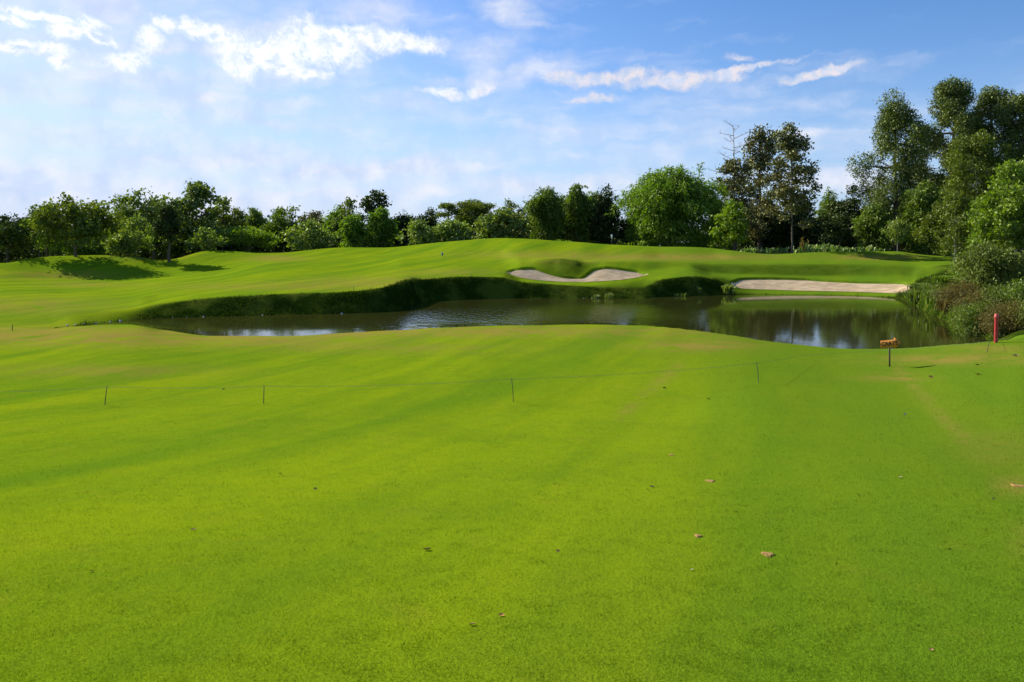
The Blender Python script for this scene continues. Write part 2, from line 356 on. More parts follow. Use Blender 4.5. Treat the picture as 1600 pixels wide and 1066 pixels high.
def H0(x, y):
    x = np.atleast_1d(np.asarray(x, float)); y = np.atleast_1d(np.asarray(y, float))
    x, y = np.broadcast_arrays(x, y); sh = x.shape; x = x.ravel(); y = y.ravel()
    out = np.empty(len(x))
    for s in range(0, len(x), 60000):
        xs, ys = x[s:s+60000], y[s:s+60000]
        D = np.maximum(ys, 0.01); px = CX + F * xs / np.maximum(ys, 1.0)
        k = at_px(px); out[s:s+60000] = pchip(k[:, 0::2], k[:, 1::2], D)
    out = out + 0.012 * wob(x, y) * np.clip((y - 2) / 30, 0, 1)
    return out.reshape(sh)
# sand bunkers: outlines as (pixel column, near row, far row) resolved on the ground
def hit(px, py, d0=2.5, d1=110):
    D = np.linspace(d0, d1, 4000); h = H0((px - CX) / F * D, D); y = HY + (CAMZ - h) / D * F
    i = np.argmax(y <= py); return D[i]
def bunker(rows):
    rows = np.array(rows, float); px = np.linspace(rows[0, 0], rows[-1, 0], 140)
    X = np.tile(rows[:, 0], (len(px), 1))
    n = pchip(X, np.tile(rows[:, 1], (len(px), 1)), px); f = pchip(X, np.tile(rows[:, 2], (len(px), 1)), px)
    nD = np.array([hit(a, b, 56) for a, b in zip(px, n)]); fD = np.array([hit(a, b, 56) for a, b in zip(px, f)])
    ke = np.ones(7) / 7
    for arr in (nD, fD):
        arr[3:-3] = np.convolve(arr, ke, 'valid')
    fD = np.maximum(fD, nD + .05)
    return px, nD, fD
BK = [bunker([(792, 425.5, 425), (797, 429, 421.8), (802, 431, 420), (832, 437.2, 418), (852, 439, 423.5), (870, 440.3, 429), (892, 441, 432.2), (911, 441, 432.4),
              (920, 440.7, 425.5), (930, 440.3, 419.5), (952, 439, 417), (975, 437, 420), (997, 433.5, 423), (1012, 429.5, 428)]),
      bunker([(1142, 444, 442), (1148, 448.5, 438), (1160, 451.2, 434), (1200, 452.8, 433.5), (1250, 454.5, 434.5), (1300, 455.5, 437.5), (1350, 456.8, 439.5), (1400, 458.5, 440),
              (1422, 458, 441.5), (1437, 455.5, 442.5), (1447, 448, 446.5)])]
def carve(x, y):
    c = np.zeros(x.shape); D = np.maximum(y, .01); px = CX + F * x / np.maximum(D, 1)
    for (p, nD, fD), dep in zip(BK, (.26, .28)):
        n = np.interp(px, p, nD); f = np.interp(px, p, fD)
        ins = (px > p[0]) & (px < p[-1])
        w = np.clip((D - n) / np.maximum(.25 * (f - n), .2), 0, 1); w = w * w * (3 - 2 * w)
        e = np.clip((f - D) / .12 + .5, 0, 1)
        s = np.clip((px - p[0]) / 5, 0, 1) * np.clip((p[-1] - px) / 5, 0, 1)
        c = np.maximum(c, np.where(ins, dep * w * e * s, 0))
    return c
def H(x, y):
    x = np.atleast_1d(np.asarray(x, float)); y = np.atleast_1d(np.asarray(y, float)); x, y = np.broadcast_arrays(x, y)
    return H0(x, y) - carve(x, y)
def hz1(x, y): return float(H(x, y)[0])
def at(px, D): x = (px - CX) / F * D; return (x, D, hz1(x, D))
def on(px, py, d0=2.5, d1=110):
    D = hit(px, py, d0, d1); return at(px, D)

# dry and rough maps; rough also carries painted shade
DRY = [(1060, 402, 150, 5, 1), (1370, 402, 60, 4, 1.1), (840, 398, 120, 6, .5), (430, 404, 45, 5, .8), (90, 430, 90, 7, .6), (600, 440, 120, 8, .6),
       (420, 448, 160, 6, .5), (50, 478, 120, 14, .5), (700, 518, 500, 9, .8), (1090, 540, 90, 9, .8), (1500, 562, 130, 8, .8), (1545, 545, 60, 6, .6),
       *[(1405 + 107 * q / 9, 578 + 117 * q / 9, 8, 9, .42) for q in range(10)], *[(1060 - 85 * q / 6, 572 + 73 * q / 6, 9, 8, .4) for q in range(7)], (330, 532, 240, 10, .7), (60, 525, 170, 14, .8), (150, 580, 160, 10, .5), (620, 545, 200, 8, .4), (1580, 760, 18, 14, 1.2), (1590, 850, 15, 25, .6), (1390, 590, 60, 6, .5),
       (880, 410, 60, 3, .5), (700, 425, 70, 5, .5), (230, 400, 60, 6, .6), (130, 445, 70, 4, .5), (1560, 700, 60, 30, .3)]
def dryf(x, y, z):
    D = np.maximum(y, 1); px = CX + F * x / D; py = HY + (CAMZ - z) / D * F; s = np.zeros(x.shape)
    for a, b, c, d, k in DRY: s += k * np.exp(-((px - a) / c)**2 - ((py - b) / d)**2)
    return np.where(y > 1.5, np.clip(1.35 * s, 0, 1), 0)
def grid_axis(segs):
    out = []
    for a, b, s0, s1 in segs:
        v = a
        while v < b:
            out.append(v); v += s0 + (s1 - s0) * (v - a) / (b - a)
    return np.array(out)
yy = np.concatenate([[-1500, -700, -300, -120, -50, -20, -10, -5], grid_axis([(-2, 4, .5, .3), (4, 30, .3, .3), (30, 36, .3, .2), (36, 58, .2, .18), (58, 75, .14, .16), (75, 105, .3, .5), (105, 170, 1, 4), (170, 400, 5, 40), (400, 1600, 60, 300)])])
xp = grid_axis([(0, 36, .2, .2), (36, 62, .24, .4), (62, 120, .5, 3), (120, 400, 4, 50), (400, 1500, 80, 300)])
xx = np.concatenate([-xp[:0:-1], xp])
GX, GY = np.meshgrid(xx, yy)
GZ0 = H0(GX, GY); GZ = GZ0 - carve(GX, GY)
# wear the bank faces a little so their edges are not ruled
gy, gx = np.gradient(GZ0, yy, xx); slope = np.sqrt(gx**2 + gy**2)
bank = np.clip((slope - .28) / .3, 0, 1) * ((GY > 28) & (GY < 80) & (CX + F * GX / np.maximum(GY, 1) > 120)) * np.where((CX + F * GX / np.maximum(GY, 1) < 360) & (GY > 50), 0, 1)
GZ = GZ + bank * .025 * (wob(GX * 3.1, GY * 2.7))
rough = np.clip((slope - .16) / .2, 0, 1) * ((GY > 28) & (GY < 82))
pxg = CX + F * GX / np.maximum(GY, 1)
rough *= np.clip((pxg - 120) / 90, 0, 1) * np.where((pxg < 360) & (GY > 50), 0, 1) * np.where(GY > 63.5, np.clip((pxg - 1010) / 60, 0, 1) * .5, 1)
rough = np.maximum(rough, .6 * np.clip(1.2 - ((pxg - 885) / 48) ** 2, 0, 1) * np.clip((GY - 62.5) / 1.5, 0, 1) * np.clip((69 - GY) / 1.5, 0, 1))  # paints the dark side of the bunker mound into the mask
rough = np.maximum(rough, np.clip((pxg - 1440) / 40, 0, 1) * ((GY > 27) & (GY < 70)))
rough = np.maximum(rough, np.clip((GY - 102) / 8, 0, 1))
ny, nx = GX.shape
ii = (np.arange(ny - 1)[:, None] * nx + np.arange(nx - 1)[None]).ravel()
Q = np.stack([ii, ii + 1, ii + nx + 1, ii + nx], 1)
ground = mesh_obj('ground', np.stack([GX.ravel(), GY.ravel(), GZ.ravel()], 1), Q, M['ground'],
                  attrs={'dry': dryf(GX, GY, GZ).ravel(), 'rough': rough.ravel()}, smooth=True)
tag(ground, kind='structure')

# sand
def sand_mat():
    m, t = newmat('bunker_sand'); pos = t.n('ShaderNodeNewGeometry').outputs['Position']
    a = t.noise(pos, 1.2, 5, .6); b = t.noise(pos, 14, 4, .7)
    col = t.mix(t.step(a, .35, .65), c4(.56, .40, .225), c4(.76, .57, .33)); col = t.mix(t.step(b, .5, .8, 0, .5), col, c4(.28, .20, .13))
    wv = t.n('ShaderNodeTexWave', {'Vector': pos, 'Scale': 1.1, 'Distortion': 3.0, 'Detail': 2}, bands_direction='Y').outputs['Fac']
    bn = t.n('ShaderNodeBump', {'Height': t.m('ADD', t.m('MULTIPLY', b, .05), t.m('MULTIPLY', wv, .03)), 'Strength': .8, 'Distance': 1.0})
    d = t.n('ShaderNodeBsdfDiffuse', {'Color': col, 'Normal': bn.outputs[0], 'Roughness': 1})
    t.n('ShaderNodeOutputMaterial', {'Surface': d.outputs[0]}); return m
M['sand'] = sand_mat()
for k, (p, nD, fD) in enumerate(BK):
    nt = 26; T_ = np.linspace(0, 1, nt); P, TT = np.meshgrid(p, T_); n_, _ = np.meshgrid(nD, T_); f_, _ = np.meshgrid(fD, T_)
    Dm = n_ + (f_ - n_) * TT; X = (P - CX) / F * Dm
    zc = H0(X, Dm)
    dep = (.26, .28)[k]; w = np.clip((Dm - n_) / np.maximum(.25 * (f_ - n_), .2), 0, 1); w = w * w * (3 - 2 * w)
    s_ = np.clip((P - p[0]) / 5, 0, 1) * np.clip((p[-1] - P) / 5, 0, 1)
    zz = zc - (dep - .05) * w * s_ + .02
    i = (np.arange(nt - 1)[:, None] * len(p) + np.arange(len(p) - 1)[None]).ravel()
    o = mesh_obj('sand_bunker', np.stack([X.ravel(), Dm.ravel(), zz.ravel()], 1), np.stack([i, i + 1, i + len(p) + 1, i + len(p)], 1), M['sand'], smooth=True)
    tag(o, ['kidney shaped sand bunker wrapped round a small grass mound above the pond', 'long straight sand bunker at the water edge below the raised green'][k], 'bunker', 'sand bunkers beyond the pond')

# water
def water_mat():
    m, t = newmat('pond_water'); pos = t.n('ShaderNodeNewGeometry').outputs['Position']
    sp = t.n('ShaderNodeSeparateXYZ', {0: pos})
    # breeze roughens a broad patch of the middle
    dx = t.m('DIVIDE', t.m('ADD', sp.outputs[0], 0.5), 11.0); dy = t.m('DIVIDE', t.m('SUBTRACT', sp.outputs[1], 46.0), 9.0)
    r = t.m('SQRT', t.m('ADD', t.m('MULTIPLY', dx, dx), t.m('MULTIPLY', dy, dy)))
    patch = t.step(t.m('ADD', r, t.m('MULTIPLY', t.noise(pos, .35, 4, .6), .9)), 1.75, .95)
    a = t.noise(t.n('ShaderNodeMapping', {'Vector': pos, 'Scale': (1, .14, 1)}).outputs[0], 8.0, 3, .55); b = t.noise(t.n('ShaderNodeMapping', {'Vector': pos, 'Scale': (1, .45, 1)}).outputs[0], 1.6, 3, .5)
    amp = t.m('ADD', .0016, t.m('MULTIPLY', patch, .032))
    h = t.m('ADD', t.m('MULTIPLY', a, amp), t.m('MULTIPLY', b, .0022))
    bn = t.n('ShaderNodeBump', {'Height': h, 'Strength': 1.0, 'Distance': 1.0})
    col = t.mix(t.noise(pos, .2, 3), c4(.020, .024, .004), c4(.034, .034, .008))
    p = t.n('ShaderNodeBsdfPrincipled', {'Base Color': col, 'Roughness': .05, 'IOR': 1.33, 'Normal': bn.outputs[0]})
    t.n('ShaderNodeOutputMaterial', {'Surface': p.outputs[0]}); return m
M['water'] = water_mat()
wv_ = np.array([[-30, 29, 0], [22, 23, 0], [26, 26, 0], [40, 55, 0], [40, 66, 0], [-20, 66, 0], [-30, 45, 0.0]])
water = mesh_obj('water', wv_, np.array([[0, 1, 2, 3, 4, 5, 6]]), M['water']); tag(water, kind='structure')

# ---------------------------------------------------------------- vegetation
def unit(r, n):
    v = r.normal(size=(n, 3)); return v / (np.linalg.norm(v, axis=1)[:, None] + 1e-9)
def leaves(r, P, size, asp=.5, axis=None, flat=0.0):
    """one folded rhombus per point; axis = preferred long direction (N,3) or None"""
    n = len(P); a = unit(r, n)
    if axis is not None: a = axis + .45 * a; a /= np.linalg.norm(a, axis=1)[:, None]
    b = unit(r, n); b[:, 2] *= (1 - flat); b = np.cross(a, np.cross(b, a)); b /= np.linalg.norm(b, axis=1)[:, None] + 1e-9
    s = (size * r.uniform(.6, 1.3, n))[:, None]
    V = np.stack([P + a * s, P + b * s * asp, P - a * s, P - b * s * asp], 1).reshape(-1, 3)
    i = np.arange(n)[:, None] * 4 + np.arange(4)[None]
    return V, i
def leaf_obj(name, r, P, size, mat, parent, asp=.5, axis=None, flat=0.0, tint=None):
    V, Fq = leaves(r, P, size, asp, axis, flat)
    t = r.uniform(0, 1, len(P)) if tint is None else np.clip(tint + r.normal(0, .15, len(P)), 0, 1)
    return mesh_obj(name, V, Fq, mat, parent, attrs={'tint': np.repeat(t, 4)})
def blob_points(r, blobs, n, per=10, sig=.28):
    """leaf clusters spread through a set of ellipsoids, denser near their skins"""
    bl = np.array(blobs, float); vol = (bl[:, 3] * bl[:, 4] + bl[:, 4] * bl[:, 5]); k = max(1, n // per)
    w = r.choice(len(bl), k, p=vol / vol.sum())
    d = unit(r, k); rad = r.uniform(0, 1, k) ** .38
    C = bl[w, :3] + d * rad[:, None] * bl[w, 3:6]
    tint = r.uniform(0, 1, k)
    P = np.repeat(C, per, 0); P = P + r.normal(0, sig, P.shape) * np.array([1, 1, .7])
    return P, np.repeat(tint, per)
def limb(b, r, p0, p1, r0, r1, bend=.12, n=5, sides=5):
    p0 = np.array(p0, float); p1 = np.array(p1, float); L = np.linalg.norm(p1 - p0); t = np.linspace(0, 1, n)[:, None]
    mid = (p0 + p1) / 2 + r.normal(0, bend, 3) * L * np.array([1, 1, .3])
    path = (1 - t)**2 * p0 + 2 * t * (1 - t) * mid + t**2 * p1
    b.tube(path, np.linspace(r0, r1, n), sides, cap=False); return path
def make_tree(name, loc, h, w, kind, mat, seed, lai=5, ls=.18, bottom=.2, trunk_r=None, bark='bark', lean=0, asp=.5, nb=None):
    r = np.random.default_rng(seed); root = empty(name, loc)
    tr = trunk_r or .018 * h + .03; tb = Buf(); cb = h * bottom
    R = w / 2 * 1.12; blobs = []
    if kind == 'round':
        nb = int((nb or int(8 + h * .9)) * 1.7)
        for i in range(nb):
            d = unit(r, 1)[0]; q = r.uniform(.35, .92)
            c = np.array([d[0] * R * q, d[1] * R * q, (cb + h) / 2 + d[2] * (h - cb) / 2 * q * r.uniform(.8, 1.05)])
            s = min(r.uniform(.15, .38) * R * (1.25 - .5 * q), (h - cb) * .26)
            blobs.append([*c, s * r.uniform(.9, 1.3), s * r.uniform(.9, 1.3), s * r.uniform(.6, .9)])
        blobs.append([0, 0, (cb + h) / 2, R * .5, R * .5, (h - cb) * .38])
        blobs.append([r.normal(0, .2) * R, 0, h - .2 * R, R * .2, R * .2, .2 * R])
        limb_h = cb * .8
    elif kind == 'open':        # sparse upright tree of separate tufts along rising limbs
        nb = int((nb or 16) * 1.5)
        for i in range(nb):
            f = (i + .5) / nb; z = cb + (h - cb) * (.06 + .90 * f); wd = R * (1.05 * (math.sin(math.pi * min(1, (f * .80 + .18))) ** .7)) * r.uniform(.2, 1.12)
            z += r.normal(0, .05) * (h - cb); z = max(z, .4); a = i * 2.4 + r.uniform(-.4, .4); s = r.uniform(.13, .30) * R + .14
            blobs.append([math.cos(a) * wd, math.sin(a) * wd, z, s, s, s * .75])
        limb_h = cb * .5
    elif kind == 'tall':        # heavy vertical clumps, gaps between
        nb = nb or 20
        for i in range(nb):
            f = (i + .5) / nb; z = cb + (h - cb) * (.05 + .88 * f); prof_ = .55 + .45 * math.sin(math.pi * min(1, f * .85 + .12))
            wd = R * prof_ * r.uniform(.2, .78); a = i * 2.4 + r.uniform(-.5, .5); s = r.uniform(.16, .36) * R; wd *= 1.15
            blobs.append([math.cos(a) * wd, math.sin(a) * wd, z, s, s, s * r.uniform(1.1, 1.7)])
        blobs.append([0, 0, h - .35 * R, .4 * R, .4 * R, .35 * R])
        limb_h = cb * .5
    elif kind == 'cone':
        nb = nb or 22
        for i in range(nb):
            f = (i + .5) / nb; z = cb + (h - cb) * f; wd = R * (1 - f * .78) * r.uniform(.3, .85); a = i * 2.4
            s = (r.uniform(.22, .34) * R) * (1.1 - .5 * f); blobs.append([math.cos(a) * wd, math.sin(a) * wd, z, s, s, s * .8])
        limb_h = cb
    elif kind == 'umbrella':    # fine flat-topped layers
        nb = nb or 12
        for i in range(nb):
            a = r.uniform(0, 6.28); q = math.sqrt(r.uniform(0, 1)) * R * .85; z = h - .12 * (h - cb) - (q / R) ** 2 * .4 * (h - cb) - r.uniform(0, .35) * (h - cb)
            s = r.uniform(.22, .36) * R; blobs.append([math.cos(a) * q, math.sin(a) * q, z, s * 1.2, s * 1.2, s * .4])
        limb_h = cb * .6
    bl = np.array(blobs); top = bl[np.argmax(bl[:, 2])]
    tp = [(0, 0, -.25), (.02 * lean, 0, h * .12), (.35 * lean * .3, r.normal(0, .03) * h * .2, h * .45), (lean * .5 + top[0] * .3, top[1] * .3, (h * .82 if kind != 'round' else h * .7))]
    tp = np.array(tp); t_ = np.linspace(0, 3, 10); path = np.stack([np.interp(t_, range(4), tp[:, k]) for k in range(3)], 1)
    path[1:-1] = (path[:-2] + path[1:-1] * 2 + path[2:]) / 4; path[1:, :2] += r.normal(0, .02, (9, 2)) * tr * 10
    tb.tube(path, np.linspace(tr * 1.15, tr * .3, 10) * np.array([1.3] + [1] * 9), 8, cap=False)
    for bb in bl:
        zz = max(limb_h * .9, min(bb[2] - .25 * math.hypot(bb[0], bb[1]) - .3, path[-1, 2]))
        j = np.argmin(np.abs(path[:, 2] - zz)); limb(tb, r, path[j], bb[:3], tr * .38, tr * .1)
    tb.build('trunk', M[bark], root, smooth=True)
    area = math.pi * sum(b_[3] * b_[5] for b_ in blobs) if kind in ('open', 'umbrella') else math.pi / 4 * w * (h - cb) * 1.15
    n = int(min(70000, lai * area / (2 * ls * ls * asp)))
    P, tn = blob_points(r, blobs, n, 9, ls * 1.7)
    leaf_obj('crown', r, P, ls, M[mat], root, asp=asp, tint=tn)
    return root
def make_bamboo(name, loc, h, w, mat, seed, culms=70, ls=.26, lai=6, low=.12, spray=1.0):
    r = np.random.default_rng(seed); root = empty(name, loc); R = w / 2; cb = Buf(); pts = []; ax = []; tn = []
    n = int(min(60000, lai * math.pi / 4 * w * h / (2 * ls * ls * .3))); per = max(20, n // culms)
    for i in range(culms):
        a = r.uniform(0, 6.28); q = r.uniform(0, 1) ** .6; hh = h * (1.0 - .30 * q ** 2) * r.uniform(.72, 1.0); out = R * q * r.uniform(.8, 1.0)
        t = np.linspace(0, 1, 9); rad = .12 * R * q + out * t ** 1.25; z = hh * np.sin(t * math.pi * (.5 + .24 * q))
        path = np.stack([np.cos(a) * rad, np.sin(a) * rad, z], 1); path[:, :2] += r.normal(0, .15, 2)
        if i % 2 == 0: cb.tube(path, np.linspace(.045, .012, 9), 4, cap=False)
        tt = r.uniform(low, 1.0, per) ** .85; idx = tt * 8; k = np.clip(idx.astype(int), 0, 7); f = (idx - k)[:, None]
        base = path[k] * (1 - f) + path[k + 1] * f
        sg = (.22 + .42 * np.sin(math.pi * np.clip(tt * .95 + .05, 0, 1)))[:, None] * (.055 * h + .25)
        # side branches: clumps of leaves
        nc = max(4, per // 9); cc = r.integers(0, nc, per); off = r.normal(0, 1, (nc, 3)) * np.array([1, 1, .6])
        pts.append(base + off[cc] * sg * spray + r.normal(0, .16, (per, 3))); dr = np.concatenate([off[cc][:, :2] * .8, -np.abs(r.normal(.7, .3, (per, 1)))], 1)
        ax.append(dr / (np.linalg.norm(dr, axis=1)[:, None] + 1e-6)); tn.append(np.full(per, r.uniform(0, 1)))
    m = int(n * .45) // 10; d = unit(r, m); C = np.stack([d[:, 0] * R * .86, d[:, 1] * R * .86, h * .44 + d[:, 2] * h * .46], 1); az_ = np.arctan2(d[:, 1], d[:, 0]); ph = r.uniform(0, 6.28, 4); md = .84 + .12 * np.sin(3 * az_ + ph[0] + 3 * d[:, 2]) + .09 * np.sin(7 * az_ + ph[1] - 5 * d[:, 2]) + .08 * np.sin(5 * d[:, 2] + ph[2]); C[:, :2] *= (md * r.uniform(.8, 1.02, m))[:, None]; C[:, 2] *= (md ** .5)
    Cc = np.repeat(C, 10, 0); pts.append(Cc + r.normal(0, .3, Cc.shape)); dd = np.concatenate([np.repeat(d[:, :2], 10, 0) * .8, -np.abs(r.normal(.7, .3, (len(Cc), 1)))], 1)
    ax.append(dd / (np.linalg.norm(dd, axis=1)[:, None] + 1e-6)); tn.append(np.repeat(r.uniform(0, 1, m), 10))
    P = np.concatenate(pts); A = np.concatenate(ax); T_ = np.concatenate(tn); keep = P[:, 2] > .05
    cb.build('culms', M['culm'], root)
    leaf_obj('foliage', r, P[keep], ls, M[mat], root, asp=.3, axis=A[keep], tint=T_[keep])
    return root
def make_bare(name, loc, h, seed):
    r = np.random.default_rng(seed); root = empty(name, loc); b = Buf()
    z = np.linspace(-.2, h, 12); path = np.stack([.12 * np.sin(z * .5), .1 * np.cos(z * .4), z], 1); b.tube(path, np.linspace(.20, .03, 12), 6, cap=False)
    b.build('trunk', M['barkpale'], root, smooth=True); b = Buf()
    for i in range(26):
        f = .42 + .56 * i / 25; p = np.array([np.interp(f * h, z, path[:, k]) for k in range(3)]); a = i * 2.4 + r.uniform(-.3, .3); L = h * .17 * (1.25 - f) / .7 * r.uniform(.7, 1.25)
        e = p + np.array([math.cos(a) * L, math.sin(a) * L, L * r.uniform(.15, .6)])
        pp = limb(b, r, p, e, .055, .02, .1, 6, 4)
        for j in range(5):
            q = pp[r.integers(2, 6)]; d = unit(r, 1)[0]; d[2] = abs(d[2]) * .8; limb(b, r, q, q + d * L * r.uniform(.2, .42) + np.array([0, 0, .1]), .022, .012, .08, 3, 3)
    b.build('branches', M['barkpale'], root); return root
def make_spike(name, loc, h, seed, mat):
    """a single feathery culm leaning out above the others"""
    r = np.random.default_rng(seed); root = empty(name, loc); b = Buf(); t = np.linspace(0, 1, 12)
    path = np.stack([.06 * h * t ** 2, .02 * h * t, h * t - .04 * h * t ** 4], 1); b.tube(path, np.linspace(.06, .012, 12), 5, cap=False)
    pts = []; 
    for i in range(40):
        f = .45 + .55 * i / 39; p = np.array([np.interp(f, t, path[:, k]) for k in range(3)]); a = i * 2.4; L = h * .085 * (1.25 - f) / .6
        e = p + np.array([math.cos(a) * L, math.sin(a) * L, L * .15]); limb(b, r, p, e, .012, .005, .1, 3, 3)
        s = r.uniform(.2, 1.05, 20)[:, None]; pts.append(p * (1 - s) + e * s + r.normal(0, .09, (20, 3)))
    b.build('culms', M['culm'], root); leaf_obj('foliage', r, np.concatenate(pts), .16, M[mat], root, asp=.3); return root

sd_ = [100]
def T(px, ytop, wpx, D, kind, label, cat='tree', group='trees along the far tree line', name=None, **k):
    sd_[0] += 1; loc = at(px, D); top = CAMZ + (HY - ytop) / F * D; h = top - loc[2]; w = wpx / F * D
    seed = k.pop('seed', sd_[0])
    if kind == 'bamboo': o = make_bamboo(name or 'bamboo_clump', loc, h, w, k.pop('mat', 'bamboo'), seed, **k)
    elif kind == 'bare': o = make_bare(name or 'bare_tree', loc, h, seed)
    elif kind == 'spike': o = make_spike(name or 'bamboo_spray', loc, h, seed, k.pop('mat', 'bamboo'))
    else: o = make_tree(name or 'broadleaf_tree', loc, h, w, kind, k.pop('mat', 'mid'), seed, **k)
    tag(o, label, cat, group); return o
GL = 'trees along the left of the far tree line'; GC = 'trees along the middle of the far tree line'; GR = 'trees along the right of the far tree line'
# ---- left
T(12, 335, 100, 85, 'round', 'dark many-stemmed tree at the left edge of the photo, its crooked trunks bare', group=GL, mat='dark', bottom=.28, lai=5, bark='barkdark', trunk_r=.16)
T(62, 322, 80, 110, 'round', 'dark rounded tree behind and between the two leftmost trees', group=GL, mat='dark', bottom=.1, lai=6)
T(74, 325, 54, 97, 'open', 'low leaning tree with flat left shoulder, left of the big shadow casting tree', group=GL, mat='mid', bottom=.3, lai=5, ls=.2)
T(118, 304, 112, 84, 'round', 'big spreading tree casting the broad dark shadow on the left slope', group=GL, mat='olive', bottom=.10, lai=6.5, ls=.22, asp=.6, nb=24, seed=23)
T(162, 327, 60, 112, 'round', 'small dark tree right behind the big spreading tree', group=GL, mat='dark', bottom=.05, lai=6)
T(196, 306, 62, 106, 'round', 'medium green tree with pointed top left of the tall teak crown', group=GL, mat='mid', bottom=.05, lai=6)
T(240, 293, 92, 104, 'round', 'tall light green large-leaved tree directly behind the lone dark oval tree', group=GL, mat='teak', bottom=.15, lai=5.5, ls=.24, asp=.65, nb=26)
T(215, 345, 58, 92, 'open', 'young large-leaved tree on a thin trunk left of the lone dark oval tree', group=GL, mat='young', bottom=.25, lai=3, ls=.2, asp=.6, trunk_r=.06, nb=10)
T(190, 369, 44, 90, 'open', 'low shrub with big pale leaves at the top of the left slope', cat='shrub', group=GL, mat='young', bottom=.05, lai=4.5, ls=.2, asp=.6, trunk_r=.04, name='shrub')
T(264, 314, 44, 89, 'round', 'lone dark oval tree on a thick bare trunk standing on the slope', group=GL, mat='dark', bottom=.27, lai=9, ls=.15, bark='bark', trunk_r=.2, nb=18, lean=.4)
T(308, 291, 60, 106, 'open', 'tall large-leaved tree with lumpy top right of the lone oval tree', group=GL, mat='teak', bottom=.12, lai=7, ls=.25, asp=.65, nb=26)
T(348, 309, 44, 110, 'open', 'sparse large-leaved tree with sky between its tufts on the left', group=GL, mat='teak', bottom=.15, lai=5, ls=.25, asp=.65, nb=16)
T(320, 360, 40, 97, 'open', 'small round pale-leaved shrub on the mound right of the lone oval tree', cat='shrub', group=GL, mat='young', bottom=.02, lai=4, ls=.2, asp=.6, trunk_r=.04, nb=10, name='shrub')
T(300, 335, 100, 118, 'round', 'dark low tree filling the gap behind the lumpy-topped tree', group=GL, mat='dark', bottom=.0, lai=6)
T(372, 331, 46, 112, 'open', 'thin grey green tree with a wispy top beside the sparse large-leaved tree', group=GL, mat='olive', bottom=.1, lai=5, ls=.17)
T(388, 352, 76, 102, 'umbrella', 'light green young tree with branches in flat layers at the left of the tree line', group=GL, mat='bright', bottom=.1, lai=6, nb=18)
T(400, 324, 46, 118, 'bamboo', 'blue green feathery clump behind the layered young tree', cat='bamboo', group=GL, mat='mid', culms=30, lai=5)
T(433, 327, 66, 115, 'round', 'round mid green tree in the left tree line below a lone sprig', group=GL, mat='mid', bottom=.02, lai=6)
T(456, 322, 18, 113, 'open', 'small sprig-topped tree rising out of the round mid green tree', group=GL, mat='teak', bottom=.6, lai=4, ls=.22, nb=6)
T(484, 346, 56, 104, 'open', 'squat yellow green tree with large leaves left of centre', group=GC, mat='young', bottom=.03, lai=5.5, ls=.22, asp=.6, nb=16)
T(494, 331, 64, 126, 'round', 'dark olive tree with a level top behind the squat yellow green tree', group=GC, mat='brownish', bottom=.0, lai=6)
T(527, 322, 46, 118, 'bamboo', 'pale feathery bamboo left of the tall tufted tree', cat='bamboo', group=GC, culms=34, lai=5)
T(546, 309, 30, 116, 'open', 'slim tree whose dark tufted head tops the pale feathery bamboo', group=GC, mat='teak', bottom=.4, lai=6, ls=.23, asp=.65, nb=10)
T(553, 335, 50, 110, 'bamboo', 'bright green bamboo clump in front of the slim tufted tree', cat='bamboo', group=GC, mat='bamboo', culms=34, lai=6)
T(588, 298, 40, 122, 'open', 'clear standing tree with a round dark tufted head against the sky left of centre', group=GC, mat='dark', bottom=.45, lai=8, ls=.25, asp=.65, nb=14, seed=7)
T(596, 326, 56, 114, 'bamboo', 'yellowish green bamboo clump under the round-headed tree', cat='bamboo', group=GC, culms=36, lai=6)
T(628, 331, 60, 120, 'round', 'dark flat-topped tree right of the round-headed tree', group=GC, mat='dark', bottom=.0, lai=6.5)
T(653, 346, 44, 103, 'open', 'young round tree with shiny large leaves at the edge of the hill left of centre', group=GC, mat='young', bottom=.0, lai=5, ls=.21, asp=.6, nb=12)
T(668, 326, 56, 124, 'round', 'very dark tree left of the flat-topped feathery tree', group=GC, mat='dark', bottom=.0, lai=6.5)
T(702, 308, 40, 118, 'umbrella', 'fine-leaved tree with a flat umbrella top left of the tall airy tree', group=GC, mat='olive', bottom=.35, lai=7, ls=.13, nb=12)
T(742, 301, 62, 117, 'umbrella', 'tall airy fine-leaved tree spreading to the right above the hill crest', group=GC, mat='olive', bottom=.3, lai=7, ls=.14, nb=20)
T(705, 349, 60, 103, 'open', 'yellow green large-leaved shrub on the hill crest', cat='shrub', group=GC, mat='young', bottom=.0, lai=5, ls=.2, asp=.6, nb=18, name='shrub', trunk_r=.05)
T(722, 335, 70, 122, 'round', 'mid green tree below the tall airy tree', group=GC, mat='mid', bottom=.0, lai=6)
T(783, 334, 70, 106, 'open', 'dark glossy large-leaved tree on the hill crest', group=GC, mat='teak', bottom=.0, lai=6, ls=.24, asp=.65, nb=18)
T(800, 316, 32, 120, 'open', 'slender tree with a blue green tufted top left of the tall bamboos', group=GC, mat='olive', bottom=.3, lai=6, nb=12)
T(760, 345, 36, 104, 'open', 'small light green tree just left of the dark glossy one', group=GC, mat='young', bottom=.0, lai=5, ls=.2, asp=.6, nb=12)
T(853, 291, 66, 108, 'bamboo', 'round light green bamboo clump, leftmost of the tall ones above the hill', cat='bamboo', group='tall bamboo clumps', culms=60, lai=7, ls=.24, mat='mid')
T(903, 286, 48, 110, 'bamboo', 'upright bamboo clump with feathery tips, second of the tall ones above the hill', cat='bamboo', group='tall bamboo clumps', culms=50, lai=7, mat='mid')
T(944, 296, 52, 110, 'bamboo', 'dark narrow bamboo clump, third of the tall ones above the hill', cat='bamboo', group='tall bamboo clumps', culms=44, lai=7, mat='dark')
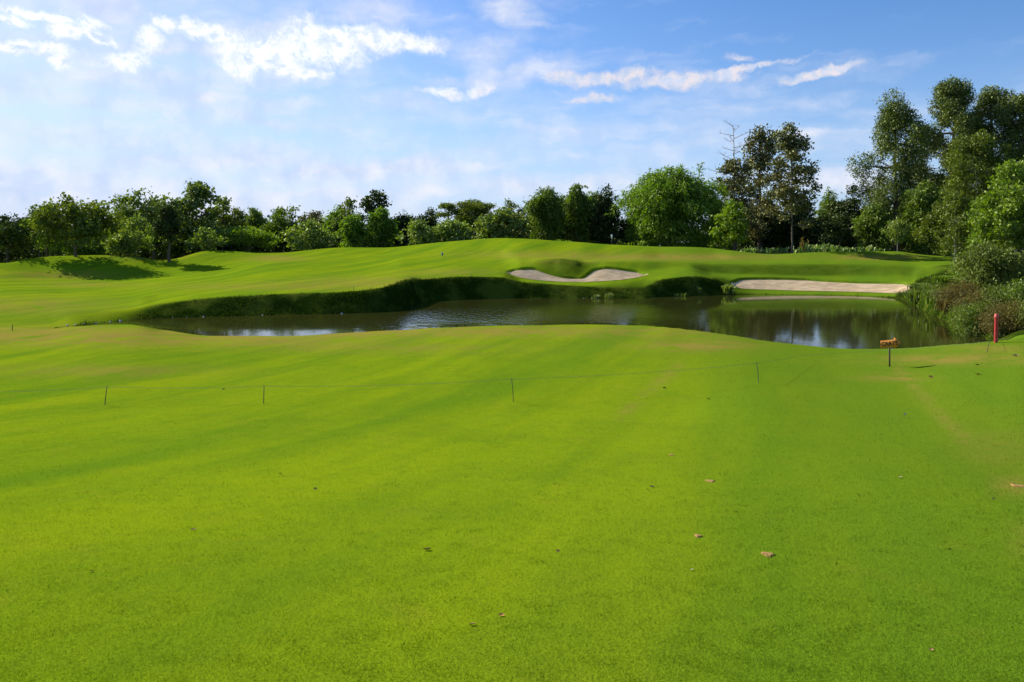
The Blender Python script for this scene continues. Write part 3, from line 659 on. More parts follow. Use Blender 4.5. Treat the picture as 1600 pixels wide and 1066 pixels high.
T(952, 291, 18, 116, 'open', 'thin tree with a small tuft poking out between the bamboos', group=GC, mat='dark', bottom=.6, lai=5, nb=7)
T(985, 335, 60, 112, 'round', 'low dark tree left of the huge bamboo', group=GC, mat='dark', bottom=.0, lai=6)
T(880, 306, 60, 113, 'bamboo', 'low bamboo filling between the first and second tall clumps', cat='bamboo', group='tall bamboo clumps', culms=50, lai=6, mat='mid')
T(924, 300, 56, 114, 'bamboo', 'bamboo filling between the second and third tall clumps', cat='bamboo', group='tall bamboo clumps', culms=50, lai=6, mat='mid')
T(1004, 318, 60, 114, 'bamboo', 'low bamboo touching the left side of the huge one', cat='bamboo', group='tall bamboo clumps', culms=50, lai=6, mat='mid')
T(825, 318, 46, 113, 'round', 'dark tree just left of the first tall bamboo', group=GC, mat='dark', bottom=.0, lai=6)
T(135, 350, 90, 100, 'round', 'low green tree behind the shadow on the left slope', group=GL, mat='mid', bottom=.0, lai=6)
T(345, 350, 80, 112, 'round', 'dense low tree under the sparse large-leaved tree', group=GL, mat='dark', bottom=.0, lai=6)
T(268, 328, 96, 114, 'round', 'lighter green tree filling the gap behind the lone oval tree', group=GL, mat='mid', bottom=.0, lai=6)
T(1050, 262, 188, 106, 'bamboo', 'huge bright green bamboo clump, widest plant on the tree line', cat='bamboo', group='tall bamboo clumps', culms=170, lai=8, ls=.25, spray=1.35)
T(1087, 250, 24, 112, 'spike', 'single feathery spray rising above the right of the huge bamboo', cat='bamboo', group=GC, mat='bamboo')
# ---- right
T(1146, 194, 60, 111, 'bare', 'leafless pale tree standing above its neighbours', group=GR)
T(1148, 246, 62, 109, 'open', 'sparse brownish green tree under the leafless one', group=GR, mat='brownish', bottom=.2, lai=4.5, ls=.2, asp=.6, nb=26)
T(1188, 197, 66, 113, 'tall', 'tall dense dark tree between the leafless tree and the slim forward tree', group=GR, mat='brownish', bottom=.12, lai=4.0, ls=.2, asp=.6, nb=30)
T(1238, 203, 66, 88, 'open', 'tall slim tree standing forward of the rest on a straight bare trunk', group=GR, mat='brownish', bottom=.24, lai=4.2, ls=.17, asp=.6, nb=38, trunk_r=.13, seed=5, bark='bark')
T(1147, 318, 46, 93, 'open', 'small tree with a thin trunk and pale lower leaves at the back of the green', group=GR, mat='bright', bottom=.28, lai=6, ls=.18, asp=.6, nb=16, trunk_r=.08)
T(1128, 310, 56, 110, 'bamboo', 'mid green bamboo tucked right of the huge bamboo', cat='bamboo', group='tall bamboo clumps', culms=40, lai=6)
T(1195, 312, 90, 116, 'round', 'black green low tree behind the tall dense tree', group=GR, mat='dark', bottom=.0, lai=7)
T(1258, 322, 90, 112, 'round', 'dark low tree behind the tall slim tree', group=GR, mat='dark', bottom=.0, lai=7)
T(1296, 294, 34, 118, 'bamboo', 'pale blue green feathery clump standing in the sky gap on the right', cat='bamboo', group='tall bamboo clumps', culms=26, lai=4.5, mat='mid')
T(1332, 291, 66, 112, 'round', 'dark rounded tree at the right of the sky gap', group=GR, mat='dark', bottom=.0, lai=7)
T(1310, 335, 80, 104, 'round', 'low shaded tree behind the strap-leaved plants', group=GR, mat='dark', bottom=.0, lai=6.5)
T(1400, 158, 108, 101, 'tall', 'tall ragged gum tree, first of the giant trees on the right', group='giant trees on the right', mat='euca', bottom=.2, lai=5, ls=.155, asp=.42, nb=34, seed=11)
T(1365, 318, 60, 98, 'bamboo', 'green bush-like clump at the foot of the ragged gum tree', cat='bamboo', group=GR, culms=50, lai=7, mat='mid')
T(1402, 346, 30, 89, 'open', 'small pale sapling with a thin white trunk behind the right of the green', group=GR, mat='young', bottom=.35, lai=4.5, ls=.14, nb=12, trunk_r=.04, bark='barkpale')
T(1412, 300, 80, 106, 'round', 'shaded tree filling the space below the ragged gum tree', group=GR, mat='dark', bottom=.0, lai=7)
T(1487, 122, 104, 103, 'tall', 'tallest gum tree with a domed top', group='giant trees on the right', mat='euca', bottom=.15, lai=7.5, ls=.155, asp=.42, nb=40, seed=12)
T(1550, 135, 84, 104, 'tall', 'tall gum tree right of the tallest one', group='giant trees on the right', mat='euca', bottom=.15, lai=7, ls=.155, asp=.42, nb=34, seed=13)
T(1600, 145, 84, 98, 'tall', 'tall gum tree cut by the right edge of the photo', group='giant trees on the right', mat='euca', bottom=.15, lai=7, ls=.155, asp=.42, nb=34, seed=14)
T(1450, 282, 92, 96, 'bamboo', 'broad green bamboo below the tallest gum tree', cat='bamboo', group='tall bamboo clumps', culms=80, lai=7, mat='mid')
T(1476, 322, 56, 84, 'open', 'grey green drooping small tree left of the light willowy tree', group=GR, mat='olive', bottom=.1, lai=7, ls=.17, nb=24)
T(1530, 209, 88, 76, 'tall', 'light green willowy tree with thin pale stems near the right edge', group=GR, mat='olive', bottom=.08, lai=6.5, ls=.15, asp=.4, nb=44, bark='barkpale', trunk_r=.12, seed=21)
T(1492, 300, 50, 72, 'tall', 'slender light green tree leaning left of the willowy tree', group=GR, mat='olive', bottom=.1, lai=4.5, ls=.14, asp=.4, nb=24, bark='barkpale', trunk_r=.08)
T(1587, 255, 110, 62, 'round', 'bright green leafy tree at the right edge of the photo', group=GR, mat='bright', bottom=.06, lai=7, ls=.15, nb=34, bark='barkpale', trunk_r=.1)
T(1545, 345, 60, 66, 'round', 'small bright green tree with pale trunks below the willowy tree', group=GR, mat='bright', bottom=.14, lai=6, ls=.13, bark='barkpale', trunk_r=.07)
T(1570, 290, 140, 110, 'round', 'dark tree mass behind the willowy tree', group=GR, mat='dark', bottom=.0, lai=6)
T(1500, 270, 120, 114, 'round', 'dark tree behind the giant gum trees', group=GR, mat='dark', bottom=.0, lai=6)
T(1660, 200, 160, 70, 'round', 'broad tree just outside the right edge', group=GR, mat='mid', bottom=.1, lai=5, ls=.2)
T(-70, 320, 120, 112, 'round', 'broad tree just outside the left edge', group=GL, mat='dark', bottom=.1, lai=5, ls=.2)

# woods behind everything: one mass
def woods():
    r = np.random.default_rng(5); n = 1500; az_ = r.uniform(-.86, .86, n); D = r.uniform(128, 175, n); x = az_ * D
    topz = CAMZ + (HY - (342 + 7 * np.sin(az_ * 23) + 6 * np.sin(az_ * 57 + 1) - 30 * np.clip((az_ - .25) * 4, 0, 1))) / F * D * 1.0
    blobs = []
    for i in range(n):
        z = r.uniform(1.0, topz[i] - 1.8); blobs.append([x[i], D[i], z, 3.0, 2.6, 1.9])
    P, tn = blob_points(r, blobs, 90000, 12, .6)
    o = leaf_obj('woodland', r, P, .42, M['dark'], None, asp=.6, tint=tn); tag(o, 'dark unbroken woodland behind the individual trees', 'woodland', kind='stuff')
def belt():
    r = np.random.default_rng(8); n = 900; az_ = r.uniform(-.80, .86, n); D = r.uniform(114, 127, n); x = az_ * D
    topz = CAMZ + (HY - (358 + 6 * np.sin(az_ * 31) + 5 * np.sin(az_ * 83 + 1) + 4 * np.sin(az_ * 140) - 24 * np.clip((az_ - .2) * 5, 0, 1))) / F * D
    blobs = [[x[i], D[i], r.uniform(1.2, max(1.4, topz[i] - 1.0)), r.uniform(.8, 2.0), 1.4, r.uniform(.7, 1.3)] for i in range(n)]
    P, tn = blob_points(r, blobs, 80000, 10, .4)
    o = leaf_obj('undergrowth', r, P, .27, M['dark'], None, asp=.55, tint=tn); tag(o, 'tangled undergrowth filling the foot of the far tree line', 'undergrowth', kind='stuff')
belt()
woods()

# ---------------------------------------------------------------- grass
def blade_obj(name, x, y, z, h, wd, mat, label, r, lean=.5, dry=None, tuft=None):
    n = len(x); a = r.uniform(0, 6.283, n); la = r.uniform(0, 6.283, n); ln = np.abs(r.normal(0, lean, n)) * h
    P = np.stack([x, y, z - .004], 1); s = np.stack([np.cos(a), np.sin(a), np.zeros(n)], 1) * (wd * .5)[:, None]
    tip = P + np.stack([np.cos(la) * ln, np.sin(la) * ln, h], 1)
    V = np.stack([P - s, P + s, tip], 1).reshape(-1, 3); Fq = np.arange(n * 3).reshape(-1, 3)
    d = dryf(x, y, z) if dry is None else dry
    o = mesh_obj(name, V, Fq, mat, attrs={'tint': np.repeat(r.uniform(0, 1, n), 3), 'dry': np.repeat(d, 3)})
    tag(o, label, 'grass', kind='stuff'); return o
DIVOTS = [(1110, 752, 14, .5), (1200, 867, 17, .35), (1091, 838, 11, .4), (1591, 760, 20, .7), (1049, 711, 7, .4)]
DV = [(*on(px, py, 2.5, 20), w / F * hit(px, py, 2.5, 20) / 2) for px, py, w, _ in DIVOTS]
r = np.random.default_rng(77)
n = 520000
iD = r.uniform(1 / 26, 1 / 2.9, n); D = 1 / iD; px = r.uniform(-140, 1740, n); x = (px - CX) / F * D
z = H(x, D)
keep = np.ones(n, bool)
for dx_, dy_, dz_, rr in DV: keep &= ((x - dx_) ** 2 + ((D - dy_) / 1.0) ** 2) > (rr * .8) ** 2
x, D, z = x[keep], D[keep], z[keep]
cl = .75 + .5 * (np.sin(x * 9 + 3 * np.sin(D * 7)) * np.sin(D * 8 + 2 * np.sin(x * 6)))
hgt = .014 * r.uniform(.5, 1.5, len(x)) * (1 + .012 * D) * np.clip(cl, .8, 1.1)
blade_obj('lawn_grass', x, D, z, hgt, .0032 * (D / 4) ** .9 * r.uniform(.7, 1.3, len(x)), M['blade'], 'short mown grass of the near fairway', r, .8)
# longer grass on the bank faces and the far shore
m = (bank > .25) | ((rough > .5) & (GY < 60) & (pxg > 1400) & (pxg < 1750))
m &= (GY < 63.8)
jj, kk = np.nonzero(m & (GY < 78) & (GY > 29) & (np.abs(GX) < 62)); 
cell = (yy[np.minimum(jj + 1, ny - 1)] - yy[jj]) * (xx[np.minimum(kk + 1, nx - 1)] - xx[kk]); pr = cell / cell.sum()
n = 150000; c = r.choice(len(jj), n, p=pr); x = xx[kk[c]] + r.uniform(-.15, .15, n); y = yy[jj[c]] + r.uniform(-.12, .12, n); z = H(x, y)
k2 = z > -.02; x, y, z = x[k2], y[k2], z[k2]
lump = .5 + .5 * np.sin(x * 1.7 + 2 * np.sin(y * 1.1)) * np.sin(y * 2.1 + x * .6)
blade_obj('bank_grass', x, y, z, ((.04 + .11 * lump) * r.uniform(.5, 1.5, len(x)) + .22 * np.clip(np.sin(x * 2.9 + np.sin(y * 3)) * np.sin(x * .8 + 1) - .35, 0, 1) * (z < .3) * r.uniform(0, 1.3, len(x))), .035 * r.uniform(.6, 1.4, len(x)), M['rough'], 'long rough grass covering the steep pond banks', r, .8)

# ---------------------------------------------------------------- plants by the pond
sd_[0] = 900
def clump(px, py, ytop, wpx, mat, label, name, cat, group, D=None, stiff=.6, leafw=.03, n=None, seed=None, seedheads=False):
    """fan of upright blades from one base"""
    sd_[0] += 1; r = np.random.default_rng(seed or sd_[0])
    loc = on(px, py, 20, 110) if D is None else at(px, D); D_ = loc[1]; h = CAMZ + (HY - ytop) / F * D_ - loc[2]; R = wpx / F * D_ / 2
    n = n or int(60 + 140 * R); V = []; Q_ = []
    for i in range(n):
        a = r.uniform(0, 6.283); q = r.uniform(0, 1) ** .6; hh = h * r.uniform(.55, 1.0) * (1 - .35 * q * stiff); o_ = R * q
        t = np.linspace(0, 1, 5); b0 = np.array([r.normal(0, R * .35), r.normal(0, R * .35)])
        pth = np.stack([b0[0] + math.cos(a) * o_ * t ** 1.6, b0[1] + math.sin(a) * o_ * t ** 1.6, hh * np.sin(t * 1.57 * (1 + .35 * q)) - .03], 1)
        sdv = np.array([-math.sin(a + r.normal(0, .5)), math.cos(a), 0]); wd = leafw * np.array([.6, 1, 1, .7, .08])
        L = pth - sdv * wd[:, None]; Rr = pth + sdv * wd[:, None]; o0 = len(V) * 10; V.append(np.stack([L, Rr], 1).reshape(-1, 3))
        Q_ += [[o0 + 2 * j, o0 + 2 * j + 1, o0 + 2 * j + 3, o0 + 2 * j + 2] for j in range(4)]
    tn = np.repeat(r.uniform(0, 1, n), 10)
    o = mesh_obj(name, np.concatenate(V), np.array(Q_), M[mat], attrs={'tint': tn}, loc=loc); tag(o, label, cat, group); return o
gs = 'strap leaved plants behind the green'
row = [(1168, 385, 20), (1180, 383, 18), (1193, 386, 22), (1206, 384, 18), (1222, 383, 18), (1251, 383, 20), (1263, 377, 24), (1276, 379, 22), (1290, 376, 26), (1304, 381, 20), (1318, 384, 18), (1331, 385, 16),
       (1347, 384, 14), (1360, 381, 14), (1374, 386, 12)]
for i, (px, yt, w) in enumerate(row):
    clump(px, 0, yt, w * 1.3, 'strap', 'clump of broad pale strap leaves in the row behind the green', 'strap_leaf_plant', 'plant', gs, D=88.5 + (i % 3) * .9 - (1 if px > 1300 else 0), leafw=.075, n=34)
clump(1256, 0, 365, 26, 'dryleaf', 'taller plant with a bent brown frond among the strap-leaved plants', 'strap_leaf_plant', 'plant', gs, D=91, leafw=.06, n=14)
for i, (px, yt) in enumerate([(1060, 378), (1078, 382), (1120, 380), (872, 372), (885, 374), (975, 376), (1003, 372), (790, 366)]):
    clump(px, 0, yt, 22, 'bright', 'low bright green tuft at the foot of the bamboo wall', 'grass_tuft', 'grass tuft', 'bright tufts under the bamboo', D=101, leafw=.06, n=40)
# reeds at the waterline
for px, py, yt, w, lb in [(930, 466, 458, 20, 'pale thin reeds at the water edge under the kidney shaped bunker'),
                          (952, 466, 456, 18, 'small bright reed tuft right of the pale thin reeds'),
                          (1062, 463.5, 456, 30, 'thin reeds standing in the water below the dark rounded bank')]:
    clump(px, py, yt, w, 'young', lb, 'reeds', 'reeds', 'reeds along the far waterline', n=60, leafw=.02)
for px, py, yt, w, lb in [(1137, 459, 441, 22, 'yellow green leafy plant at the left end of the long bunker'),
                          (1092, 457, 447, 10, 'tiny yellow green plant alone on the dark rounded bank')]:
    clump(px, py, yt, w, 'young', lb, 'leafy_plant', 'plant', 'leafy plants on the far bank', n=70, leafw=.07)
# scrub on the right bank
GB = 'scrub on the right bank of the pond'
def B(px, ytop, w, D, mat, label, **k):
    return T(px, ytop, w, D, 'bamboo', label, cat='bush', group=GB, name='bush', mat=mat, **k)
B(1545, 384, 96, 40, 'olive', 'large green bush on the right bank, tallest of the scrub', culms=60, ls=.09, lai=8)
B(1575, 402, 84, 45, 'mid', 'green bush rising behind the right of the large dark green bush', culms=60, ls=.09, lai=8)
B(1518, 408, 54, 43, 'bright', 'fresh green bush behind the left side of the large green bush', culms=40, ls=.08, lai=7)
B(1592, 410, 70, 42, 'dark', 'dark bush at the right edge behind the dry scrub', culms=50, ls=.09, lai=8)
B(1612, 440, 60, 32, 'mid', 'green bush cut by the right edge above the red post', culms=40, ls=.07, lai=7)
B(1566, 455, 60, 33.5, 'olive', 'grey green bush directly behind the red post', culms=46, ls=.06, lai=7)
B(1503, 447, 58, 38.5, 'dryleaf', 'brown dry bush hanging over the water left of the green one', culms=60, ls=.05, lai=6)
B(1477, 452, 40, 42, 'olive', 'small olive bush furthest left on the right bank', culms=40, ls=.05, lai=5)
B(1530, 462, 70, 34.5, 'dryleaf', 'brown dry bush at the waterline in front of the green bushes', culms=60, ls=.05, lai=6)
B(1520, 474, 40, 33.5, 'mid', 'small green bush low among the brown dry ones', culms=30, ls=.05, lai=6)
B(1590, 480, 56, 29, 'dryleaf', 'brown dry bush right of the red post', culms=60, ls=.045, lai=6)
B(1562, 488, 40, 29.5, 'dryleaf', 'thin brown dry bush just behind the red post', culms=34, ls=.045, lai=5)
B(1625, 470, 50, 28, 'olive', 'low bush at the right edge beside the dry scrub', culms=34, ls=.045, lai=6)
for px, D, yt, w, mt, lb in [(1432, 50.5, 450, 34, 'young', 'bright reed bed at the right end of the long bunker'), (1450, 47, 441, 34, 'young', 'tall bright reeds climbing the corner of the right bank'),
                      (1462, 44, 446, 34, 'bright', 'green reeds between the bright reed bed and the dry bushes'), (1440, 52, 440, 40, 'young', 'short green reeds above the bright reed bed'),
                      (1478, 41, 462, 30, 'dryleaf', 'brown reeds leaning over the water at the right'), (1480, 47, 428, 40, 'bright', 'green reeds at the top of the right bank')]:
    clump(px, 0, yt, w, mt, lb, 'reeds', 'reeds', 'reeds on the right bank', D=D, n=420, leafw=.03)

# ---------------------------------------------------------------- small things
M['orange'] = plain_mat('orange_paint', (.70, .27, .015), (.60, .22, .012), 12, .6)
M['black'] = plain_mat('black_paint', (.012, .010, .009), (.03, .02, .015), 20, .6)
M['darkwood'] = plain_mat('dark_wood', (.030, .020, .014), (.07, .045, .03), 25, .8, .3)
M['red'] = plain_mat('red_paint', (.40, .018, .012), (.30, .014, .010), 9, .5, .1)
M['redpale'] = plain_mat('worn_red_paint', (.50, .07, .05), (.42, .05, .04), 20, .6)
M['iron'] = plain_mat('rusty_iron', (.02, .018, .014), (.05, .035, .02), 40, .7)
M['rope'] = plain_mat('grey_cord', (.16, .18, .09), (.24, .25, .15), 30, .8)
M['white'] = plain_mat('white_paint', (.75, .75, .72), (.6, .6, .58), 12, .6)
M['soil'] = plain_mat('bare_soil', (.20, .11, .025), (.32, .19, .05), 45, .95, .6)
M['leafbrown'] = plain_mat('dry_leaf_brown', (.30, .12, .05), (.46, .27, .14), 60, .7)
M['leaforange'] = plain_mat('dry_leaf_orange', (.50, .17, .04), (.62, .30, .10), 60, .7)
M['leafdark'] = plain_mat('dead_leaf_dark', (.05, .035, .015), (.10, .06, .03), 60, .8)
M['leafpale'] = plain_mat('dead_leaf_pale', (.55, .48, .30), (.70, .62, .45), 60, .8)
M['stone'] = plain_mat('stone', (.35, .33, .29), (.6, .58, .54), 30, .8)
# arrow sign
sp_ = on(1390, 573, 12, 26); sg = empty('arrow_sign', sp_); sg.rotation_euler = (0, 0, math.radians(6))
tag(sg, 'orange arrow board lettered CARTS on a thin dark post, pointing right', 'sign')
D = sp_[1]; u = D / F
b = Buf(); b.box((0, 0, .33 - .06), (.016, .012, .36)); b.build('post', M['darkwood'], sg)
w2, hh = 15 * u, 5.6 * u; cz = 36 * u
ol = [(-w2, -hh), (.50 * w2, -hh), (.50 * w2, -hh * 1.45), (1.18 * w2, 0.15 * hh), (.50 * w2, hh * 1.65), (.50 * w2, hh), (-w2, hh)]
V = [(x_, -.028, z_) for x_, z_ in ol] + [(x_, -.013, z_) for x_, z_ in ol]; nn = len(ol)
bd = mesh_obj('board', V, [np.array([list(range(nn))]), np.array([list(range(nn, 2 * nn))[::-1]]), np.array([[i, i + nn, (i + 1) % nn + nn, (i + 1) % nn] for i in range(nn)])], M['orange'], sg)
bd.location = (0, 0, cz); bd.rotation_euler = (0, math.radians(-4), 0)
cu = bpy.data.curves.new('lettering', 'FONT'); cu.body = 'CARTS'; cu.size = .155; cu.extrude = .001; cu.offset = .003; cu.align_x = 'CENTER'; cu.align_y = 'CENTER'; cu.space_character = 1.05
to = bpy.data.objects.new('tmp', cu); COL.objects.link(to); bpy.context.view_layer.update()
me = bpy.data.meshes.new_from_object(to.evaluated_get(bpy.context.evaluated_depsgraph_get())); bpy.data.objects.remove(to)
me.materials.clear(); me.materials.append(M['black']); le = bpy.data.objects.new('lettering', me); COL.objects.link(le); le.parent = bd
le.rotation_euler = (math.radians(90), 0, 0); le.location = (-.025, -.0305, 0.0)
# red post
rp = on(1556, 535.5, 14, 30); R0 = empty('red_post', rp); R0.rotation_euler = (0, math.radians(1.5), 0); u = rp[1] / F
tag(R0, 'round red hazard post with a collar near its top at the pond edge', 'post')
b = Buf(); b.tube([(0, 0, -.1), (0, 0, 38 * u)], 2.8 * u, 16, cap=False); b.build('shaft', M['red'], R0, smooth=True)
b = Buf(); b.tube([(0, 0, 38 * u), (0, 0, 38.4 * u), (0, 0, 41.5 * u), (0, 0, 42 * u), (0, 0, 44 * u), (0, 0, 45 * u), (0, 0, 45.2 * u)], np.array([2.8, 3.3, 3.3, 2.8, 2.7, 2.0, .1]) * u, 16, cap=False); b.build('cap', M['redpale'], R0, smooth=True)
# rope stakes and the cord between them
stakes = [(163, 633, 167, 604, 'leftmost rope stake on the near lawn, leaning right'), (411.5, 631, 412.5, 603, 'short upright rope stake left of centre on the near lawn'),
          (802.5, 628, 799.5, 592, 'tallest rope stake in the middle of the near lawn'), (1185.5, 598, 1182.5, 567, 'rope stake on the near lawn left of the arrow sign'),
          (1541, 551, 1546, 533, 'short leaning rope stake just left of the red post')]
tops = []
for px, py, tx, ty, lb in stakes:
    p = on(px, py, 8, 26); u = p[1] / F; h_ = (py - ty) * u; dx = (tx - px) * u
    o = empty('rope_stake', p); tag(o, lb, 'stake', 'rope stakes on the near lawn')
    b = Buf(); b.tube([(0, 0, -.1), (dx * .5 + .004, 0, h_ * .5), (dx, 0, h_ - .02)], [.008, .008, .007], 6); b.build('rod', M['iron'], o, smooth=True)
    b = Buf(); th = np.linspace(0, 5.6, 10); b.tube(np.stack([dx + .014 * np.cos(th), 0 * th, h_ - .006 + .014 * np.sin(th)], 1), .0035, 5); b.build('hook', M['iron'], o, smooth=True)
    tops.append((p[0] + dx, p[1], p[2] + h_ - .01))
def cord(pts, sag, label, rad=.0032):
    b = Buf(); P_ = []
    for (a, c), s in zip(zip(pts[:-1], pts[1:]), sag):
        a, c = np.array(a), np.array(c); t = np.linspace(0, 1, 14)[:-1, None]; q = a * (1 - t) + c * t; q[:, 2] -= (4 * s * t * (1 - t))[:, 0]; P_.append(q)
    P_.append(np.array([pts[-1]])); b.tube(np.concatenate(P_), rad, 5); o = b.build('cord', M['rope'], smooth=True); tag(o, label, 'cord'); return o
lft = at(-60, tops[0][1] - .5); lft = (lft[0], lft[1], lft[2] + .34)
g_ = on(1250, 566, 12, 26); mid1 = (g_[0], g_[1] - .2, g_[2] + .22); g_ = on(1375, 553, 12, 26); mid2 = (g_[0], g_[1], g_[2] + .1)
rpt = (rp[0], rp[1] - .09, rp[2] + .12); g_ = at(1680, 21.5); rgt = (g_[0], g_[1], g_[2] + .25)
cord([lft] + tops[:4] + [mid1, mid2, tops[4]], [.03, .03, .05, .05, .01, .01, .03], 'thin grey cord strung between the rope stakes across the near lawn')
cord([tops[4], rpt, rgt], [.01, .04], 'thin pale cord from the last stake past the red post')
# thin sticks at the pond edges
for px, py, ty, lb in [(497, 520, 512, 'thin dark stick on the near pond edge, left of centre'), (845, 509, 497, 'thin dark stick on the near pond edge at the middle'),
                       (1129, 519, 504, 'thin pale stick on the near pond edge, right of centre'), (552.5, 455, 447, 'thin stick on top of the left dark bank'),
                       (736.5, 433, 427, 'thin stick on top of the middle dark bank'), (19, 517, 507, 'thin stick in the grass at the left edge')]:
    p = on(px, py, 24, 70); u = p[1] / F; b = Buf(); b.tube([(0, 0, -.1), (.01, 0, (py - ty) * u * .5), (.02, 0, (py - ty) * u)], [.016, .015, .012], 6)
    o = b.build('stick', M['iron'] if 'pale' not in lb else M['bark'], loc=p); tag(o, lb, 'stick', 'sticks around the pond')
p = on(691, 401, 70, 100); b = Buf(); th = np.linspace(0, 1, 9); b.tube([(0, 0, -.1), (0, 0, .12), (0, 0, .2), (0, 0, .32), (0, 0, .4), (0, 0, .44)], [.04, .04, .10, .13, .10, .02], 10)
tag(b.build('fairway_marker', plain_mat('blue_grey_paint', (.10, .16, .20), (.16, .22, .26)), loc=p, smooth=True), 'small blue grey round marker alone on the far fairway', 'marker')
p = on(956, 381, 80, 94.5) if False else at(956, 97); o = empty('white_marker', p); tag(o, 'small white tee marker post in front of the bamboos', 'marker')
b = Buf(); b.box((0, 0, .3), (.03, .03, .6)); b.build('post', M['darkwood'], o); b = Buf(); b.box((0, 0, 1.1), (.10, .04, .26)); b.build('panel', M['white'], o)
# divots
for i, ((px, py, w, dp), (x_, y_, z_, rr)) in enumerate(zip(DIVOTS, DV)):
    r = np.random.default_rng(i + 50); n_ = 28; th = np.arange(n_) / n_ * 6.283; rad = rr * (1 + .22 * np.sin(th * 3 + i) + .10 * r.normal(size=n_)); V = [(0, 0, hz1(x_, y_) + .007 - z_)]
    for f, up in ((.55, .007), (1.0, .004), (1.12, -.01)):
        for t_, q in zip(th, rad):
            dx, dy = math.cos(t_) * q * f, math.sin(t_) * q * f * (1.3 if w < 20 else 1.0); V.append((dx, dy, hz1(x_ + dx, y_ + dy) - z_ + up + abs(r.normal(0, .003))))
    tri = np.array([[0, 1 + k, 1 + (k + 1) % n_] for k in range(n_)]); qd = np.array([[1 + l * n_ + k, 1 + (l + 1) * n_ + k, 1 + (l + 1) * n_ + (k + 1) % n_, 1 + l * n_ + (k + 1) % n_] for l in range(2) for k in range(n_)])
    o = mesh_obj('divot', V, [tri, qd], M['soil'], loc=(x_, y_, z_)); tag(o, ['reddish bare divot right of centre, upper of the bigger ones', 'long orange bare divot nearest the bottom right', 'dark small divot between the two bigger orange ones',
         'round brown bare patch at the right edge of the lawn', 'tiny divot highest on the near lawn'][i], 'divot', 'divots in the near lawn')
# fallen leaves
def fallen(px, py, w, mat, label, seed, cat='leaf'):
    r = np.random.default_rng(seed); p = on(px, py, 2.5, 26); L = w / F * p[1] / 2; a = r.uniform(-.5, .5) + (math.pi if seed % 2 else 0)
    s_ = np.linspace(-1, 1, 9); c_ = np.linspace(-1, 1, 5); V = []
    for s0 in s_:
        wd = .42 * L * (1 - abs(s0) ** 2.2) + .002
        for c0 in c_: V.append((s0 * L, c0 * wd, .30 * L * s0 ** 2 + .34 * L * c0 ** 2 * (1 - s0 ** 2) + .12 * L + r.normal(0, .02 * L)))
    Q_ = [[i * 5 + j, i * 5 + j + 1, i * 5 + j + 6, i * 5 + j + 5] for i in range(8) for j in range(4)]
    o = mesh_obj('fallen_leaf', V, np.array(Q_), M[mat], smooth=True, loc=(p[0], p[1], p[2] + .004)); o.rotation_euler = (r.normal(0, .25) - .3, 0, a)
    tag(o, label, cat, 'fallen leaves on the near lawn')
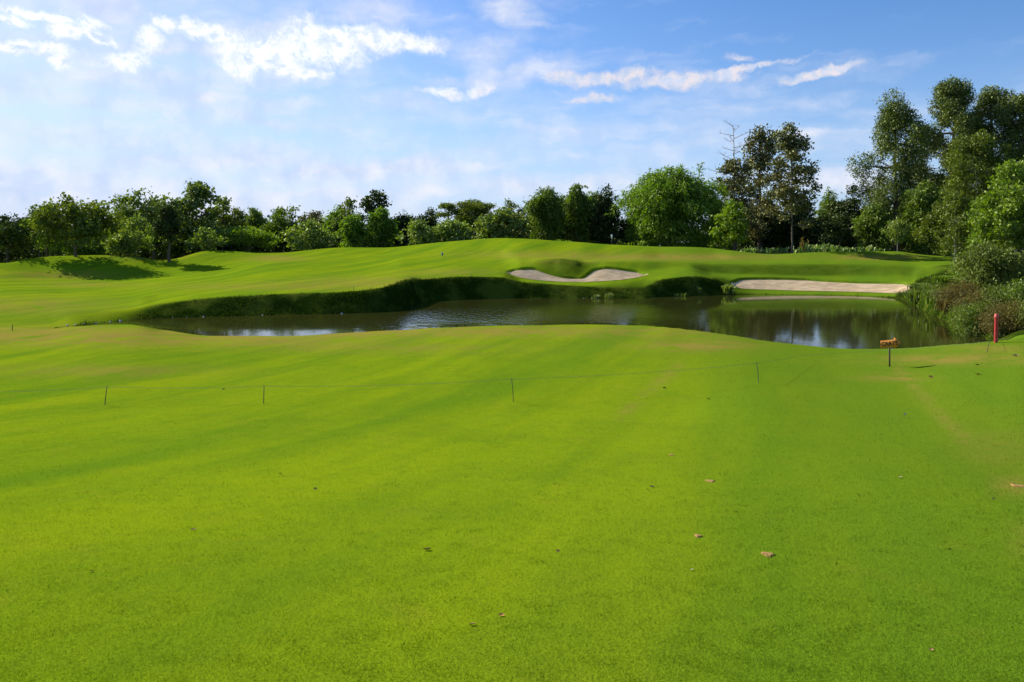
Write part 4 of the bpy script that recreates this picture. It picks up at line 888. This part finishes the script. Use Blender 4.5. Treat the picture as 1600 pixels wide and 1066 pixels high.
for i, a in enumerate([(667, 861, 13, 'leafbrown', 'largest curled brown leaf, alone left of the bottom centre'), (784, 963, 9, 'leaforange', 'small curled leaf, right one of the pair near the bottom'),
          (738, 978, 10, 'leafbrown', 'pinkish brown curled leaf, left one of the pair near the bottom'), (1587, 557, 10, 'leafbrown', 'red brown leaf on the lawn right of the red post'),
          (1528, 586, 9, 'leaforange', 'flat orange leaf below and left of the red post'), (1454, 590, 9, 'leaforange', 'orange leaf on the worn grass right of the arrow sign'),
          (1527, 571, 6, 'leafdark', 'small dark leaf above the flat orange one'), (1038, 607, 6, 'leafdark', 'dark leaf between the middle stake and the stake by the sign'),
          (1107, 624, 6, 'leafdark', 'dark leaf below the stake left of the arrow sign'), (1019, 762, 8, 'leafdark', 'dark leaf left of the upper big divot'), (1012, 766, 5, 'leafdark', 'tiny dark fragment beside the dark leaf left of the divot'),
          (493, 765, 7, 'leafdark', 'small dark leaf on the left half of the lawn'), (438, 741, 5, 'leafdark', 'tiny dark leaf up left of the small dark one'), (302, 829, 8, 'leafbrown', 'thin brown leaf on the left part of the lawn'),
          (143, 894, 7, 'leafbrown', 'small brown leaf near the left edge'), (349, 609, 5, 'leafdark', 'tiny dark leaf between the two left stakes'), (1407, 747, 7, 'leafpale', 'pale straw leaf on the right of the lawn'),
          (1413, 648, 6, 'leafpale', 'small pale leaf below the arrow sign'), (1081, 892, 6, 'leafpale', 'pale fleck near the lower long divot'), (1455, 1017, 7, 'leafbrown', 'brown leaf close to the bottom right corner'),
          (1151, 801, 5, 'leafdark', 'tiny dark leaf below the upper big divot'), (1552, 780, 5, 'leafbrown', 'small brown leaf left of the round bare patch'), (1342, 775, 6, 'leafbrown', 'reddish leaf between the pale straw leaf and the lower divot'),
          (872, 862, 6, 'leafbrown', 'faint brown leaf right of the largest curled one'), (1484, 860, 6, 'leafdark', 'dark fleck in the greener right of the lawn'), (1432, 571, 22, 'leafdark', 'dark thin strip of bark lying right of the arrow sign')][:25]):  # last entry imitates the arrow board's cast shadow; sliced off, not built
    fallen(*a, 300 + i)
# stones along the left shore
for i, (px, py) in enumerate([(105, 508.5), (118, 507.5), (131, 506), (150, 504.5), (172, 503), (188, 501.5), (270, 496), (292, 495.5), (318, 495), (410, 492.3), (534, 489.8), (912, 466.3), (925, 466.2)]):
    r = np.random.default_rng(i + 900); p = on(px, py + .6, 34, 70); n_ = 60; d = unit(r, 1)
    th = np.linspace(0, math.pi, 6); ph = np.arange(8) / 8 * 6.283; V = [(.13 * math.sin(a) * math.cos(c) * r.uniform(.8, 1.2), .10 * math.sin(a) * math.sin(c) * r.uniform(.8, 1.2), .07 * math.cos(a) + .03) for a in th for c in ph]
    Q_ = [[a * 8 + c, a * 8 + (c + 1) % 8, (a + 1) * 8 + (c + 1) % 8, (a + 1) * 8 + c] for a in range(5) for c in range(8)]
    o = mesh_obj('stone', V, np.array(Q_), M['stone'], smooth=True, loc=(p[0], p[1], max(p[2], 0))); o.scale = [r.uniform(.3, .6)] * 3
    tag(o, 'pale stone at the foot of the far grass bank', 'stone', 'pale stones along the far waterline')
